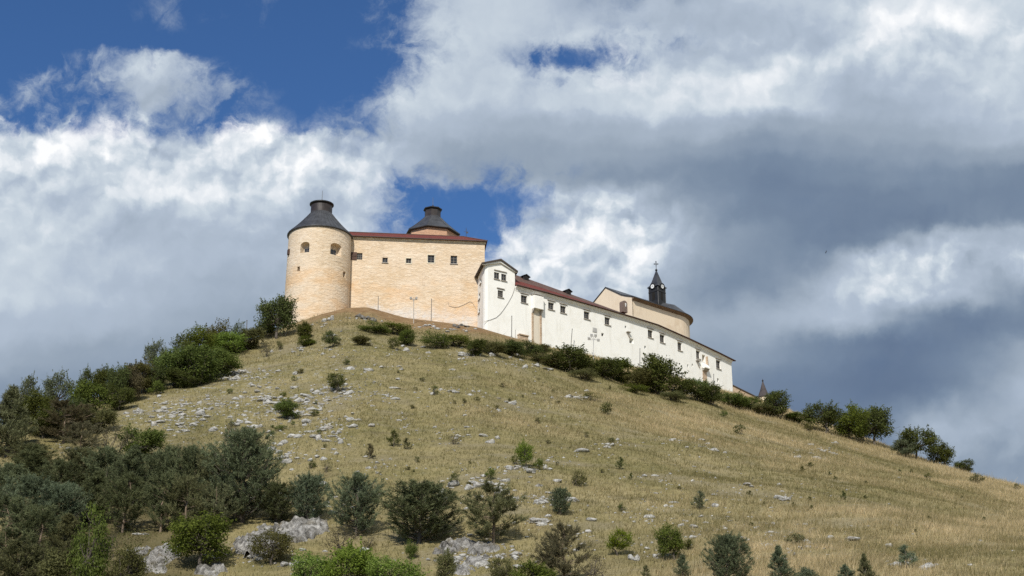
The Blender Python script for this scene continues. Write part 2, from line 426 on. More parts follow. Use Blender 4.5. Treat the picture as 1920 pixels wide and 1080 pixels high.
# ------------------------------------------------------------------ helpers on walls
UPV = Vector((0, 0, 1))
def wallpt(px, py, A, B):
    """sight line through a photo pixel meets the vertical plane A-B"""
    t, s = ts(px, py); t = float(t); s = float(s)
    dx_, dy_ = B[0] - A[0], B[1] - A[1]
    # A + u*(d) = (t*Y, Y)
    den = dx_ - t * dy_
    u = (t * A[1] - A[0]) / den
    Y = A[1] + u * dy_
    return Vector((t * Y, Y, ZC + s * Y))
def wframe(A, B):
    T = Vector((B[0] - A[0], B[1] - A[1], 0)).normalized(); N = Vector((T.y, -T.x, 0))
    if N.y > 0: N = -N
    return T, N
def opening(px, py, wpx, hpx, A, B):
    """centre, half width, half height, T, N of a rectangular opening seen at photo pixels"""
    c = wallpt(px, py, A, B); T, N = wframe(A, B)
    l = wallpt(px - wpx / 2, py, A, B); r = wallpt(px + wpx / 2, py, A, B)
    t_ = wallpt(px, py - hpx / 2, A, B); b = wallpt(px, py + hpx / 2, A, B)
    return c, (r - l).length / 2, abs(t_.z - b.z) / 2, T, N
def window(parent, cutter, op, depth=.42, glass=M_GLASS, frame=M_FRAME, hood=True, bars=(1, 2), surround=None, sill=True, fw=.09):
    c, hw, hh, T, N = op
    if cutter is not None:
        cutter.box(c - N * (depth * .5 - .35 + .1), T * hw, N * (depth * .5 + .35 + .1), UPV * hh)
    b = MB(); q = c - N * (depth - .14)
    for sx in (-1, 1): b.box(q + T * sx * (hw - fw / 2), T * fw / 2, N * .05, UPV * (hh - .002))
    for sz in (-1, 1): b.box(q + UPV * sz * (hh - fw / 2), T * (hw - fw), N * .05, UPV * fw / 2)
    nx, nz = bars
    for k in range(nx): b.box(q + T * (hw * 2 * (k + 1) / (nx + 1) - hw), T * .045, N * .035, UPV * (hh - fw))
    for k in range(nz): b.box(q + UPV * (hh * 2 * (k + 1) / (nz + 1) - hh), T * (hw - fw), N * .03, UPV * .03)
    wdw = obj('window', b, frame, parent, c)
    g = MB(); g.box(c - N * (depth - .06), T * (hw - .004), N * .012, UPV * (hh - .004)); obj('pane', g, glass, wdw, c)
    if hood:
        h = MB(); h.box(c + UPV * (hh + .42) + N * .07, T * (hw + .28), N * .13, UPV * .075); h.box(c + UPV * (hh + .30) + N * .03, T * (hw + .18), N * .06, UPV * .05)
        obj('hood_mould', h, M_LINTEL, wdw, c)
    if sill:
        h = MB(); h.box(c - UPV * (hh + .075) + N * .06, T * (hw + .14), N * .13, UPV * .065); obj('sill', h, M_LINTEL, wdw, c)
    if surround is not None:
        h = MB(); s_ = .2
        for sx in (-1, 1): h.box(c + T * sx * (hw + s_ / 2) + N * .02, T * s_ / 2, N * .045, UPV * (hh + s_))
        for sz in (-1, 1): h.box(c + UPV * sz * (hh + s_ / 2) + N * .02, T * hw, N * .045, UPV * s_ / 2)
        obj('surround', h, surround, wdw, c)
    return wdw
def hole(parent, cutter, op, depth=.6):
    c, hw, hh, T, N = op
    cutter.box(c - N * (depth * .5 - .35 + .1), T * hw, N * (depth * .5 + .35 + .1), UPV * hh)
    g = MB(); g.box(c - N * (depth - .05), T * (hw - .004), N * .012, UPV * (hh - .004))
    return obj('loophole', g, M_DARK, parent, c)
def arched(parent, cutter, c, hw, hh, T, N, depth, win=(.4, .45, .1), splay=.25):
    """embrasure with a segmental arch, narrowing inwards to a small window"""
    prof = [(-hw, -hh), (hw, -hh), (hw, hh * .45)] + [(hw * math.cos(a), hh * .45 + hh * .55 * math.sin(a)) for a in np.linspace(.25, math.pi - .25, 7)] + [(-hw, hh * .45)]
    fr = [c + N * .9 + T * x * 1.08 + UPV * z * 1.08 for x, z in prof]
    bk = [c - N * depth + T * x * (1 - splay) + UPV * z * (1 - splay * .6) for x, z in prof]
    n = len(prof); cutter.add(fr + bk, [tuple(range(n)), tuple(range(2 * n - 1, n - 1, -1))] + [(i, i + n, (i + 1) % n + n, (i + 1) % n) for i in range(n)])
    ww, wh, dz_ = win
    q = c - N * (depth - .06) + UPV * dz_
    b = MB()
    for sx in (-1, 1): b.box(q + T * sx * (ww + .05), T * .05, N * .05, UPV * (wh + .1))
    for sz in (-1, 1): b.box(q + UPV * sz * (wh + .05), T * ww, N * .05, UPV * .05)
    b.box(q, T * .04, N * .04, UPV * wh); b.box(q, T * ww, N * .036, UPV * .03)
    wdw = obj('window', b, M_FRAME, parent, c)
    g = MB(); g.box(q - N * .02, T * ww, N * .015, UPV * wh); obj('pane', g, M_GLASS, wdw, c)

def polynormals(pts):
    """2-D outward (towards the camera side, right-hand) mitre vectors along an open polyline"""
    out = []
    for i, p in enumerate(pts):
        ns = []
        for a, b in ((i - 1, i), (i, i + 1)):
            if a < 0 or b >= len(pts): continue
            T = Vector((pts[b][0] - pts[a][0], pts[b][1] - pts[a][1], 0)).normalized(); ns.append(Vector((T.y, -T.x, 0)))
        n = sum(ns, Vector((0, 0, 0))).normalized(); n = n / max(.4, n.dot(ns[0])); out.append(n)
    return out
def along(mb, pts, prof, m=0):
    """sweep a profile of (outward, up) along 3-D points"""
    nn = polynormals(pts)
    secs = []
    for i, p in enumerate(pts):
        pr = prof(i) if callable(prof) else prof
        secs.append([Vector(p) + nn[i] * o + UPV * u for o, u in pr])
    mb.sweep(secs, m)
def seg_of(px, pxs):
    for i in range(len(pxs) - 1):
        if px <= pxs[i + 1]: return i
    return len(pxs) - 2

# ------------------------------------------------------------------ round tower
TC = at(597.5, 500, 272.0); TR = 58.2 * mpp(at(598, 446, 272))
zt = at(598, 445, 272).z
def tower_roof(root, C, r_eave, z_eave, r_neck, z_neck, r_cap, z_cap, n, a0, ball_r, ant, smooth_n=None):
    prof = [(r_eave - .55, z_eave - .28), (r_eave, z_eave - .16), (r_eave, z_eave)]
    for f in np.linspace(0, 1, 6)[1:]:
        prof.append((r_eave + (r_neck - r_eave) * f, z_eave + (z_neck - z_eave) * (f * .82 + .18 * f * f)))
    b = MB(); b.lathe((C.x, C.y, 0), prof, n, 0, a0)
    # standing seams
    for k in range(n):
        a = a0 + 2 * math.pi * k / n; d_ = Vector((math.cos(a), math.sin(a), 0))
        b.tube([Vector((C.x, C.y, z + .02)) + d_ * r for r, z in prof[2:]], .045, 4)
    rf = obj('roof', b, M_METAL, root)
    b = MB(); b.lathe((C.x, C.y, 0), [(r_neck * 1.06, z_neck - .25), (r_neck, z_neck), (r_neck, z_cap - .5), (r_neck * 1.05, z_cap - .42)], n, 0, a0); obj('neck', b, M_COPPER, rf)
    b = MB(); b.lathe((C.x, C.y, 0), [(r_neck * 1.0, z_cap - .40), (r_cap, z_cap - .2), (r_cap, z_cap), (r_cap * .5, z_cap + .32), (.12, z_cap + .55)], n, 0, a0); obj('cap', b, M_BLACK, rf)
    b = MB(); b.lathe((C.x, C.y, z_cap + .75), [(ball_r * math.cos(a), ball_r * math.sin(a)) for a in np.linspace(-1.5, 1.5, 9)], 12); b.tube([(C.x, C.y, z_cap + .5), (C.x, C.y, z_cap + 1.0)], .12, 6); obj('ball_finial', b, M_BLACK, rf)
    b = MB(); b.tube([(C.x, C.y, z_cap + .9), (C.x, C.y, z_cap + ant)], [.06, .035], 5); obj('lightning_rod', b, M_IRON, rf)
tw = thing('round_tower', 'round ochre stone tower with dark conical roof at the left end of the castle', 'tower', (TC.x, TC.y, GB))
b = MB(); rings = [(TR * 1.035, GB - 9)] + [(TR * (1.03 - .03 * f), GB - 2 + (zt - GB + 2) * f) for f in np.linspace(0, 1, 9)]
b.lathe((TC.x, TC.y, 0), rings, 72)
twall = obj('wall', b, M_TOWER, tw)
cb = MB()
def on_tower(px, py):
    t, s = ts(px, py); t = float(t); s = float(s)
    a = 1 + t * t; bq = -2 * (t * TC.x + TC.y); c = TC.x ** 2 + TC.y ** 2 - TR ** 2
    Y = (-bq - math.sqrt(max(0, bq * bq - 4 * a * c))) / (2 * a)
    p = Vector((t * Y, Y, ZC + s * Y)); N = Vector((p.x - TC.x, p.y - TC.y, 0)).normalized()
    return p, Vector((-N.y, N.x, 0)), N
for px, py, hw, hh, win in ((571.5, 463.5, 1.1, 1.2, (.5, .55, -.45)), (630.5, 467.5, 1.45, 1.35, (.55, .6, -.45))):
    p, T, N = on_tower(px, py); arched(tw, cb, p, hw, hh, T, N, 1.15, win)
for px, py, hw, hh in ((560, 504.5, .34, .52), (645, 515, .42, .62)):
    p, T, N = on_tower(px, py); hole(tw, cb, (p, hw, hh, T, N), .8)
cut(twall, cb)
p, T, N = on_tower(542.5, 473); b = MB(); b.box(p + N * .12, T * .4, N * .22, UPV * .55); obj('shutter', b, M_WOOD, tw)
m_ = mpp(at(598, 400, 272)); zup = lambda py: at(598, py, 272).z
tower_roof(tw, TC, 61 * m_, zt + .05, 20 * m_, zup(401.5), 22.6 * m_, zup(383.5), 40, 0, .34, 3.2)

# ------------------------------------------------------------------ ochre building
OA = at(640, 447, 272.4); OB = at(909, 453, 275.6); zo = (at(658, 444, 272.6).z + OB.z) / 2
OA.z = OB.z = zo
oT, oN = wframe(OA, OB)
ob = thing('fortress_building', 'tall ochre building with thin red tiled roof, between round tower and white gabled house', 'building', ((OA.x + OB.x) / 2, OA.y, GB))
b = MB(); D = 13.0
foot = [OA, OB, OB - oN * D, OA - oN * D]
b.prism([Vector((p.x, p.y, GB - 9)) for p in foot], (0, 0, zo - GB + 9))
owall = obj('wall', b, M_OCHRE, ob)
cb = MB()
for px, py, wp, hp, sur, bars, fr in ((722, 487.6, 10, 9.4, None, (1, 0), M_FRAME), (766.2, 489, 9.6, 9, M_WFRAME, (1, 1), M_FRAME), (808.3, 485.5, 12.4, 14.4, M_WFRAME, (1, 2), M_FRAME), (851, 487, 12.4, 15, None, (1, 2), M_FRAME)):
    window(ob, cb, opening(px, py, wp, hp, OA, OB), .4, frame=fr, hood=False, bars=bars, surround=sur, sill=sur is None)
op = opening(674.5, 480.6, 10, 12.5, OA, OB); wd = window(ob, cb, op, .4, hood=False, bars=(2, 2), sill=False)
c, hw, hh, T, N = op
b = MB(); b.box(c - T * (hw * 2 + .12) + N * .06, T * (hw + .08), N * .06, UPV * (hh + .12)); b.box(c - T * (hw * 2 + .12) + N * .14, T * hw, N * .03, UPV * .08); obj('shutter', b, M_WOOD, wd, c)
cut(owall, cb)
b = MB(); along(b, [OA, OB + oT * .25], [(-.02, -.55), (.10, -.5), (.2, -.22), (.32, -.02), (-.02, -.02)]); obj('cornice', b, M_WFRAME, ob)
b = MB(); rise, run = 3.0, 5.0
e0 = OA + oN * .55 + UPV * .02; e1 = OB + oN * .55 + oT * .5 + UPV * .02; e2 = OB - oN * (D + .4) + oT * .5 + UPV * .02; e3 = OA - oN * (D + .4) + UPV * .02
r0 = OA - oN * run + UPV * rise; r1 = OB - oN * run - oT * 4.3 + UPV * rise
dn = UPV * -.16
b.add([e0, e1, e2, e3, r0, r1, e0 + dn, e1 + dn, e2 + dn, e3 + dn], [(0, 1, 5, 4), (1, 2, 5), (2, 3, 4, 5), (3, 0, 4), (0, 6, 7, 1), (1, 7, 8, 2), (2, 8, 9, 3), (3, 9, 6, 0), (9, 8, 7, 6)])
orf = obj('roof', b, M_TILE, ob)
b = MB(); b.tube([e0 + oN * .06 + UPV * -.08, e1 + oN * .06 + UPV * -.08], .11, 6); obj('gutter', b, M_EDGE, orf)
b = MB(); b.tube([r0 + UPV * .05, r1 + UPV * .05, e1 + UPV * .05], .12, 6); obj('ridge_tiles', b, M_TILE2, orf)

vp = at(874, 447, 280)
vn = thing('weather_vane', 'thin dark weather vane with a cross behind the right end of the red roof', 'weather vane', vp)
b = MB(); b.tube([vp, vp + UPV * 2.5], [.055, .035], 5); obj('pole', b, M_BLACK, vn)
b = MB(); b.box(vp + UPV * 1.55, (.45, 0, 0), (0, .02, 0), (0, 0, .035)); b.box(vp + UPV * 1.3 + Vector((.22, 0, 0)), (.22, 0, 0), (0, .02, 0), (0, 0, .14)); b.box(vp + UPV * 1.95, (.17, 0, 0), (0, .02, 0), (0, 0, .03)); obj('vane', b, M_BLACK, vn)

# ------------------------------------------------------------------ polygonal tower behind
HC = at(810.5, 440, 293.0); hm = mpp(HC); hz = at(809, 442, 293).z
ht = thing('polygonal_tower', 'pinkish many-sided tower with dark flared roof and round neck, rising behind the red roof', 'tower', (HC.x, HC.y, GB))
b = MB(); b.lathe((HC.x, HC.y, 0), [(47 * hm, GB), (47 * hm, hz)], 8, 0, R(-97)); obj('wall', b, M_PINK, ht)
hz_ = lambda py: at(811, py, 293).z
tower_roof(ht, HC, 53 * hm, hz + .1, 15.2 * hm, hz_(408.5), 18 * hm, hz_(393), 8, R(-97), .3, 3.0)

# ------------------------------------------------------------------ white gabled house
HA = at(908, 498, 268.0); HB = at(965.5, 507, 272.1)
hz0 = (HA.z + HB.z) / 2; HA.z = HB.z = hz0
HL = at(897, 516, 274.6)
side = Vector((HL.x - HA.x, HL.y - HA.y, 0)).normalized()
hT, hN = wframe(HA, HB)
gh = thing('gabled_house', 'tall white house with low gable at the left end of the long white wing', 'house', ((HA.x + HB.x) / 2, HA.y, GB))
HBk = 9.0
A1 = HA + hT * .9; A0 = HA + side * .8; mid = HA + hT * .22 + side * .2
A2 = HA + side * 7.4; B2 = HB + side * 9
apex_u = .53; hlen = (HB - HA).length
apz = at(939, 489.5, 270).z
b = MB()
foot = [A2, A0, mid, A1, HB, B2]
zb_ = GB - 9
vs = [Vector((p.x, p.y, zb_)) for p in foot] + [Vector((p.x, p.y, hz0)) for p in foot]
Ap = HA + hT * hlen * apex_u; Ap.z = apz; Apb = Ap + side * 9
vs += [Ap, Apb]
n = 6
fs = [(0, 1, 2, 3, 4, 5)] + [(i, i + n, i + 1 + n, i + 1) for i in range(3)] + [(3, 9, 12, 10, 4), (4, 10, 11, 5), (5, 11, 13, 6, 0), (6, 13, 12, 9, 8, 7), (10, 12, 13, 11)]
b.add(vs, fs)
hwall = obj('wall', b, M_WHITE, gh)
cb = MB()
for px, py, wp, hp in ((931.3, 517, 9.6, 12.4), (944.7, 520.2, 9.4, 12.4)):
    window(gh, cb, opening(px, py, wp, hp, HA, HB), .32, hood=False, bars=(1, 1), sill=True)
c1 = wallpt(938, 508.5, HA, HB); b = MB(); b.box(c1 + hN * .07, hT * 1.55, hN * .12, UPV * .07); obj('hood_mould', b, M_LINTEL, gh)
window(gh, cb, opening(938.4, 551, 10, 12.6, HA, HB), .34, bars=(2, 2))
for px, py, wp, hp in ((901.5, 527, 2.4, 10), (899, 555.5, 2.6, 12), (898.6, 583, 2.2, 8)):
    window(gh, cb, opening(px, py, wp, hp, HL, HA), .4, hood=False, bars=(1, 1), sill=True)
cut(hwall, cb)
# roof: two slabs with overhang, extruded along the side direction
ov = .62
L0 = HA - hT * .75; R0 = HB + hT * .62
sl_l = (apz - hz0) / (hlen * apex_u); sl_r = (apz - hz0) / (hlen * (1 - apex_u))
ptop = [L0 + UPV * (-.75 * sl_l + .34), Ap + UPV * .38, R0 + UPV * (-.62 * sl_r + .34)]
pbot = [R0 + UPV * (-.62 * sl_r + .06), Ap + UPV * .05, L0 + UPV * (-.75 * sl_l + .06)]
b = MB(); b.prism([p - side * ov for p in ptop + pbot], side * 9.4); obj('roof', b, M_EDGE, gh)
b = MB(); b.prism([p - side * (ov * .55) - UPV * .02 for p in (ptop[0] + hT * .12 - UPV * .26, Ap + UPV * .06, ptop[2] - hT * .12 - UPV * .26, HB + hT * .1 - UPV * .2, Ap - UPV * .42, HA - hT * .1 - UPV * .2)], side * (ov * .55 - .03)); obj('gable_cornice', b, M_TRIM, gh)

# ------------------------------------------------------------------ long white wing
WPX = [965.5, 1023, 1080, 1130, 1180, 1230, 1290, 1345, 1371]
WEY = [536.5, 551, 567, 581, 595.5, 611, 637.5, 663.5, 676.5]
WY = [272.1, 276.7, 281.6, 286.2, 291.2, 296.8, 304.2, 311.8, 315.6]
WP = [at(a, e, y) for a, e, y in zip(WPX, WEY, WY)]
wg = thing('white_wing', 'long curved white wing with red tiled roof running downhill to the right below the chapel', 'building', (WP[4].x, WP[4].y, GB - 4))
nn = polynormals(WP)
b = MB()
back = [p - n_ * 8.5 for p, n_ in zip(WP, nn)]
nW = len(WP); zb2 = 72.0
vs = [Vector((p.x, p.y, zb2)) for p in WP] + WP + [Vector((p.x, p.y, zb2)) for p in back] + back
fs = []
for i in range(nW - 1):
    fs += [(i, i + 1, nW + i + 1, nW + i), (2 * nW + i, 3 * nW + i, 3 * nW + i + 1, 2 * nW + i + 1), (nW + i, nW + i + 1, 3 * nW + i + 1, 3 * nW + i), (i, 2 * nW + i, 2 * nW + i + 1, i + 1)]
fs += [(0, nW, 3 * nW, 2 * nW), (nW - 1, 3 * nW - 1, 4 * nW - 1, 2 * nW - 1)]
b.add(vs, fs)
wwall = obj('wall', b, M_WHITE, wg)
def wseg(px):
    i = seg_of(px, WPX); return WP[i], WP[i + 1]
cb = MB()
for px, py, wp, hp in ((982.8, 560.8, 11.5, 14), (1033.5, 573.8, 10.8, 13.2), (1056, 580.2, 10.6, 13.4), (1100.3, 591.2, 10.6, 14), (1139, 602, 10, 14), (1219.5, 626, 9, 14), (1241.8, 635, 8.8, 14.6), (1274.7, 649.6, 8, 15), (1309, 665, 7.2, 14.6), (1347, 683.6, 8, 15.4)):
    window(wg, cb, opening(px, py, wp, hp, *wseg(px)), .5)
for px, py, wp, hp in ((1173, 613, 3, 4.6), (1130, 627.5, 4.6, 6), (1209.8, 651, 3.2, 5.2), (1250.4, 667.4, 2, 4), (1289.8, 686.4, 2.3, 6), (1298.4, 685, 2.3, 6), (1346.5, 712.7, 3.2, 6.4)):
    hole(wg, cb, opening(px, py, wp, hp, *wseg(px)), .5)
c, hw, hh, T, N = opening(1184, 639, 9.5, 10.5, *wseg(1184)); arched(wg, cb, c, hw, hh, T, N, .8, (.38, .32, -.28), .45)
c, hw, hh, T, N = opening(1319.5, 672, 7, 13, *wseg(1319)); cb.box(c, T * hw * .8, N * .7, UPV * hh)
cut(wwall, cb)
g = MB(); g.box(c - N * .66, T * hw * .78, N * .02, UPV * hh * .97); obj('broken_niche', g, M_RUBBLE, wg, c)
b = MB(); along(b, [WP[0] + (WP[0] - WP[1]).normalized() * -.05] + WP[1:], [(-.02, -1.0), (.06, -.95), (.08, -.62), (.2, -.55), (.3, -.3), (.42, -.24), (.46, -.04), (-.02, -.04)]); obj('cornice', b, M_TRIM, wg)
rises = np.interp(range(nW), [0, 2, 4, 6, 8], [4.6, 3.6, 2.7, 2.0, 1.5])
prf = lambda i: [(.72, -.02), (.72, .12), (-1.9, .16 + rises[i] * .45), (-4.4, .15 + rises[i]), (-4.7, rises[i] - .1), (-1.9, rises[i] * .40), (.5, -.02)]
WPe = WP[:-1] + [WP[-1] + (WP[-1] - WP[-2]).normalized() * .75]
b = MB()
secs = []; n2 = polynormals(WPe)
for i, p in enumerate(WPe): secs.append([p + n2[i] * o + UPV * u for o, u in prf(i)])
b.sweep([[s_[0], s_[1], s_[2], s_[5], s_[6]] for s_ in secs], 0)
b.sweep([[s_[2] + UPV * .03, s_[3] + UPV * .03, s_[4], s_[5] - UPV * .02] for s_ in secs], 1)
b.sweep([[p + n2[i] * -4.5 + UPV * (rises[i] + .1), p + n2[i] * -4.5 + UPV * (rises[i] - .2), p + n2[i] * -9.2 + UPV * -.1, p + n2[i] * -9.2 + UPV * .1] for i, p in enumerate(WPe)], 1)
wrf = obj('roof', b, [M_TILE, M_TILE2], wg)
b = MB(); b.tube([s_[1] + n2[i] * .06 - UPV * .05 for i, s_ in enumerate(secs)], .1, 6); obj('gutter', b, M_EDGE, wrf)
for px, f in ((1005, .0), (1086, .0)):
    i = seg_of(px, WPX); u = (px - WPX[i]) / (WPX[i + 1] - WPX[i]); p = WP[i].lerp(WP[i + 1], u); T, N = wframe(WP[i], WP[i + 1]); rz_ = float(np.interp(i + u, range(nW), rises))
    q = p - N * 3.5 + UPV * (rz_ * .86 + .55)
    b = MB(); b.prism([q + T * x + UPV * z for x, z in ((-.75, -.7), (.75, -.7), (.75, .15), (0, .5), (-.75, .15))], -N * 1.9)
    dm = obj('dormer', b, M_COPPER, wg)
    b = MB(); b.prism([q + N * .25 + T * x + UPV * z for x, z in ((-1.0, .08), (0, .55), (1.0, .08), (1.0, .2), (0, .7), (-1.0, .2))], -N * 2.3); obj('dormer_roof', b, M_BLACK, dm)
    b = MB(); b.box(q + N * .02 - UPV * .22, T * .42, N * .03, UPV * .26); obj('vent', b, M_DARK, dm)
# round-topped dormer box standing on the eaves
i = seg_of(1175, WPX); p = wallpt(1175, 577, WP[i], WP[i + 1]); T, N = wframe(WP[i], WP[i + 1]); p = p - N * .5 + UPV * .45; m1 = mpp(p)
hw_ = 4.6 * m1 / .75; b = MB()
prof = [(-hw_, -1.35), (hw_, -1.35), (hw_, .75)] + [(hw_ * math.cos(a), .75 + .6 * math.sin(a)) for a in np.linspace(.3, math.pi - .3, 7)] + [(-hw_, .75)]
b.prism([p + T * x + UPV * z for x, z in prof], -N * 1.0); dm = obj('arched_dormer', b, M_GREYBOX, wg)
b = MB(); b.lathe((0, 0, 0), [(.001, 0), (.2, 0), (.2, .05), (.001, .05)], 10)
b.v = [tuple(p + N * .06 + T * (v[0] + .18) + UPV * (v[1] + .55) - N * v[2]) for v in b.v]; b.box(p + N * .03 + T * .18 + UPV * .28, T * .09, N * .03, UPV * .28); obj('keyhole_vent', b, M_CLOCK, dm)
for px, py in ((1227, 608), (1262, 626)):
    i = seg_of(px, WPX); p = wallpt(px, py, WP[i], WP[i + 1]); T, N = wframe(WP[i], WP[i + 1]); p = p - N * 1.7 + UPV * .45
    b = MB(); pr = [(.95 * math.cos(a), .62 * math.sin(a)) for a in np.linspace(0, math.pi, 9)]; b.prism([p + T * x + UPV * z for x, z in pr], -N * 2.6); dm = obj('eyebrow_dormer', b, M_TILE, wg)
    b = MB(); b.prism([p + N * .03 + T * x * .8 + UPV * (z * .75) for x, z in pr], -N * .06); obj('vent', b, M_DARK, dm)
# garderobe shafts
def garderobe(px, top, bot, wpx, base, proj, shoulder):
    A, B = wseg(px); T, N = wframe(A, B)
    l = wallpt(px - wpx / 2, (top + bot) / 2, A, B); r = wallpt(px + wpx / 2, (top + bot) / 2, A, B); w_ = (r - l).length / 2
    zt_ = wallpt(px, top, A, B).z; zb_ = wallpt(px, bot, A, B).z; c = (l + r) / 2; c.z = (zt_ + zb_) / 2
    b = MB(); h = (zt_ - zb_) / 2
    b.prism([c + T * w_ + N * o + UPV * z for o, z in ((-.05, h + shoulder), (.25, h + shoulder * .8), (proj, h - .15), (proj, -h), (-.05, -h))], -T * 2 * w_)
    gd = obj('garderobe', b, M_WHITE, wg, c)
    b = MB(); b.box(c + N * (proj * .5 + .03) + UPV * (h + .1), T * (w_ + .12), N * (proj * .55), UPV * .06); obj('coping', b, M_LINTEL, gd, c)
    for k in (-1, 1):
        b = MB(); b.prism([c + T * (k * (w_ - .14) - .13) + N * o + UPV * z for o, z in ((-.05, -h - .004), (proj - .05, -h - .004), (proj * .55, -h - .5), (.05, -h - 1.1), (-.05, -h - 1.1))], T * .26); obj('corbel', b, M_LINTEL, gd, c)
    zg = wallpt(px, base, A, B).z
    b = MB(); zc_ = (zb_ - .9 + zg - 2) / 2; hh_ = (zb_ - .9 - zg + 2) / 2
    for k in (-1, 1): b.box(Vector((c.x, c.y, zc_)) + T * k * (w_ - .12) + N * .05, T * .2, N * .12, UPV * hh_)
    obj('masonry_jamb', b, M_RUBBLE, gd, c)
    b = MB(); b.box(Vector((c.x, c.y, zc_)), T * (w_ - .32), N * .06, UPV * (hh_ + .7)); obj('chute', b, M_CHUTE, gd, c)
    return gd
garderobe(1005.5, 556, 581, 16.5, 640, 1.0, .35)
A, B = wseg(1320); T, N = wframe(A, B)
c = wallpt(1320.5, 688, A, B); b = MB(); w_ = .95
b.prism([c + T * w_ + N * o + UPV * z for o, z in ((-.05, .75), (.35, .6), (.95, -.25), (.95, -.5), (.55, -.62), (-.05, -.3))], -T * 2 * w_); gd = obj('broken_garderobe', b, M_WHITE, wg, c)
b = MB(); b.prism([c + T * (w_ - .1) + N * o + UPV * z for o, z in ((-.05, -.35), (.5, -.66), (.85, -.55), (.4, -1.0), (-.05, -1.1))], -T * 2 * (w_ - .1)); obj('corbel', b, M_LINTEL, gd, c)
b = MB(); b.box(c - UPV * 3.3, T * .75, N * .07, UPV * 2.3); obj('masonry_strip', b, M_RUBBLE, gd, c)
b = MB(); b.box(c + UPV * 1.5 + T * .85 + N * .15, T * .12, N * .3, UPV * 1.1); obj('jamb_stump', b, M_RUBBLE, gd, c)
for px, py, k in ((1177, 626, 1), (1307.5, 680, 1.2)):
    A, B = wseg(px); T, N = wframe(A, B); c = wallpt(px, py, A, B); b = MB()
    b.box(c + UPV * .35 * k + N * .25, T * .5 * k, N * .3, UPV * .1); b.prism([c + T * x + N * .02 + UPV * z for x, z in ((-.35 * k, .25), (-.1 * k, .25), (.6 * k, -.85 * k), (.35 * k, -.85 * k))], N * .22); obj('wall_bracket', b, M_LINTEL, wg, c)
A, B = wseg(1115); T, N = wframe(A, B); c = wallpt(1115, 619, A, B)
b = MB(); b.box(c + N * .03, T * .62, N * .04, UPV * .5); obj('wall_plaque', b, M_PALE, wg, c)
A, B = wseg(978)
c = wallpt(978.5, 634.5, A, B); T, N = wframe(A, B); bl = thing('stone_block', 'low pinkish rubble block at the foot of the white wing beside the masonry chute', 'rubble', c - UPV * .8 + N * .4)
b = MB(); b.box(c + N * .35 - UPV * .3, T * 1.1, N * .35, UPV * .75); b.box(c + N * .45 + UPV * .52, T * 1.2, N * .45, UPV * .1); obj('masonry', b, M_RUBBLE, bl)

# cables on the walls
def wall_cable(label, pix, seg, rad, mat):
    pts = []
    for px, py in pix:
        A, B = seg(px); T, N = wframe(A, B); pts.append(wallpt(px, py, A, B) + N * (rad + .03))
    b = MB(); b.tube(pts, rad, 6); return tag(obj('cable', b, mat, None, pts[0]), label, 'cable')
wall_cable('thin dark cable sagging along the lower right of the ochre wall', [(840, 566), (841.8, 574), (850, 576), (859, 575.6), (870, 571.5), (881, 565.5), (886, 568), (893, 580)], lambda px: (OA, OB), .032, M_CABLE)
sg = lambda px: (HA, HB) if px < 965.5 else (WP[0], WP[1])
wall_cable('grey cable curving down the white house from the eaves to its lower left corner', [(965, 538), (963, 546), (959.5, 555), (952, 568.5), (945, 579), (938.3, 588), (930, 595.5), (921, 599), (911, 602), (906.5, 604.5)], sg, .04, M_CABLE)

# ------------------------------------------------------------------ chapel with its clock tower
CC = at(1185, 555.5, 304.0); ez = CC.z
gA = R(48.6); gd_ = Vector((-math.cos(gA), math.sin(gA), 0)); ld = Vector((math.sin(gA), math.cos(gA), 0))
CR = 8.3; CLn = 16.4; apx = 4.55
ch = thing('chapel', 'cream chapel with curved apse and black clock turret, behind the long white wing', 'chapel', (CC.x + 6, CC.y + 8, 92))
Cc = CC + ld * CLn + gd_ * CR; Cc.z = 0
arc = [Cc + (-gd_ * math.cos(a) + ld * math.sin(a)) * CR for a in np.linspace(0, math.pi, 25)]
foot = [Vector((CC.x, CC.y, 0))] + arc + [Vector((CC.x, CC.y, 0)) + gd_ * 2 * CR]
b = MB(); b.prism([p + UPV * 90 for p in foot], UPV * (ez - 90)); obj('wall', b, M_CREAMR, ch)
rp = [(-.95, -.35), (0, .10), (1.8, .72), (3.4, 1.42), (CR, apx)]       # distance inwards from the wall, height above the eave
gp = [(w_, h - .18) for w_, h in rp if w_ >= 0]
poly = [CC + gd_ * w_ + UPV * h for w_, h in gp] + [CC + gd_ * (2 * CR - w_) + UPV * h for w_, h in gp[-2::-1]] + [CC + gd_ * (2 * CR - .01) - UPV * .3, CC + gd_ * .01 - UPV * .3]
b = MB(); b.prism([p - ld * .004 for p in poly], ld * .5)
zb3 = 90
b.prism([CC - ld * .004 - UPV * (ez - zb3), CC - ld * .004 - UPV * .3 , CC - ld * .004 + gd_ * 2 * CR - UPV * .3, CC - ld * .004 + gd_ * 2 * CR - UPV * (ez - zb3)], ld * .3)
obj('gable_wall', b, M_CREAM, ch)
b = MB(); th = .14
rpb = [(-.95, -.35), (0, .35), (1.8, 2.3), (3.4, 3.6), (CR, apx + .35)]
def rsec(org, inw, k=0.0):
    rp_ = [(a[0], a[1] + (b_[1] - a[1]) * k) for a, b_ in zip(rp, rpb)]
    return _rs(org, inw, rp_)
def _rs(org, inw, rp):
    return [org + inw * w_ + UPV * (ez + h) for w_, h in rp] + [org + inw * w_ + UPV * (ez + h - th) for w_, h in rp[::-1]]
o0 = Vector((CC.x, CC.y, 0)) - ld * .22
secs = [rsec(o0, gd_), rsec(Vector((CC.x, CC.y, 0)) + ld * CLn, gd_)]
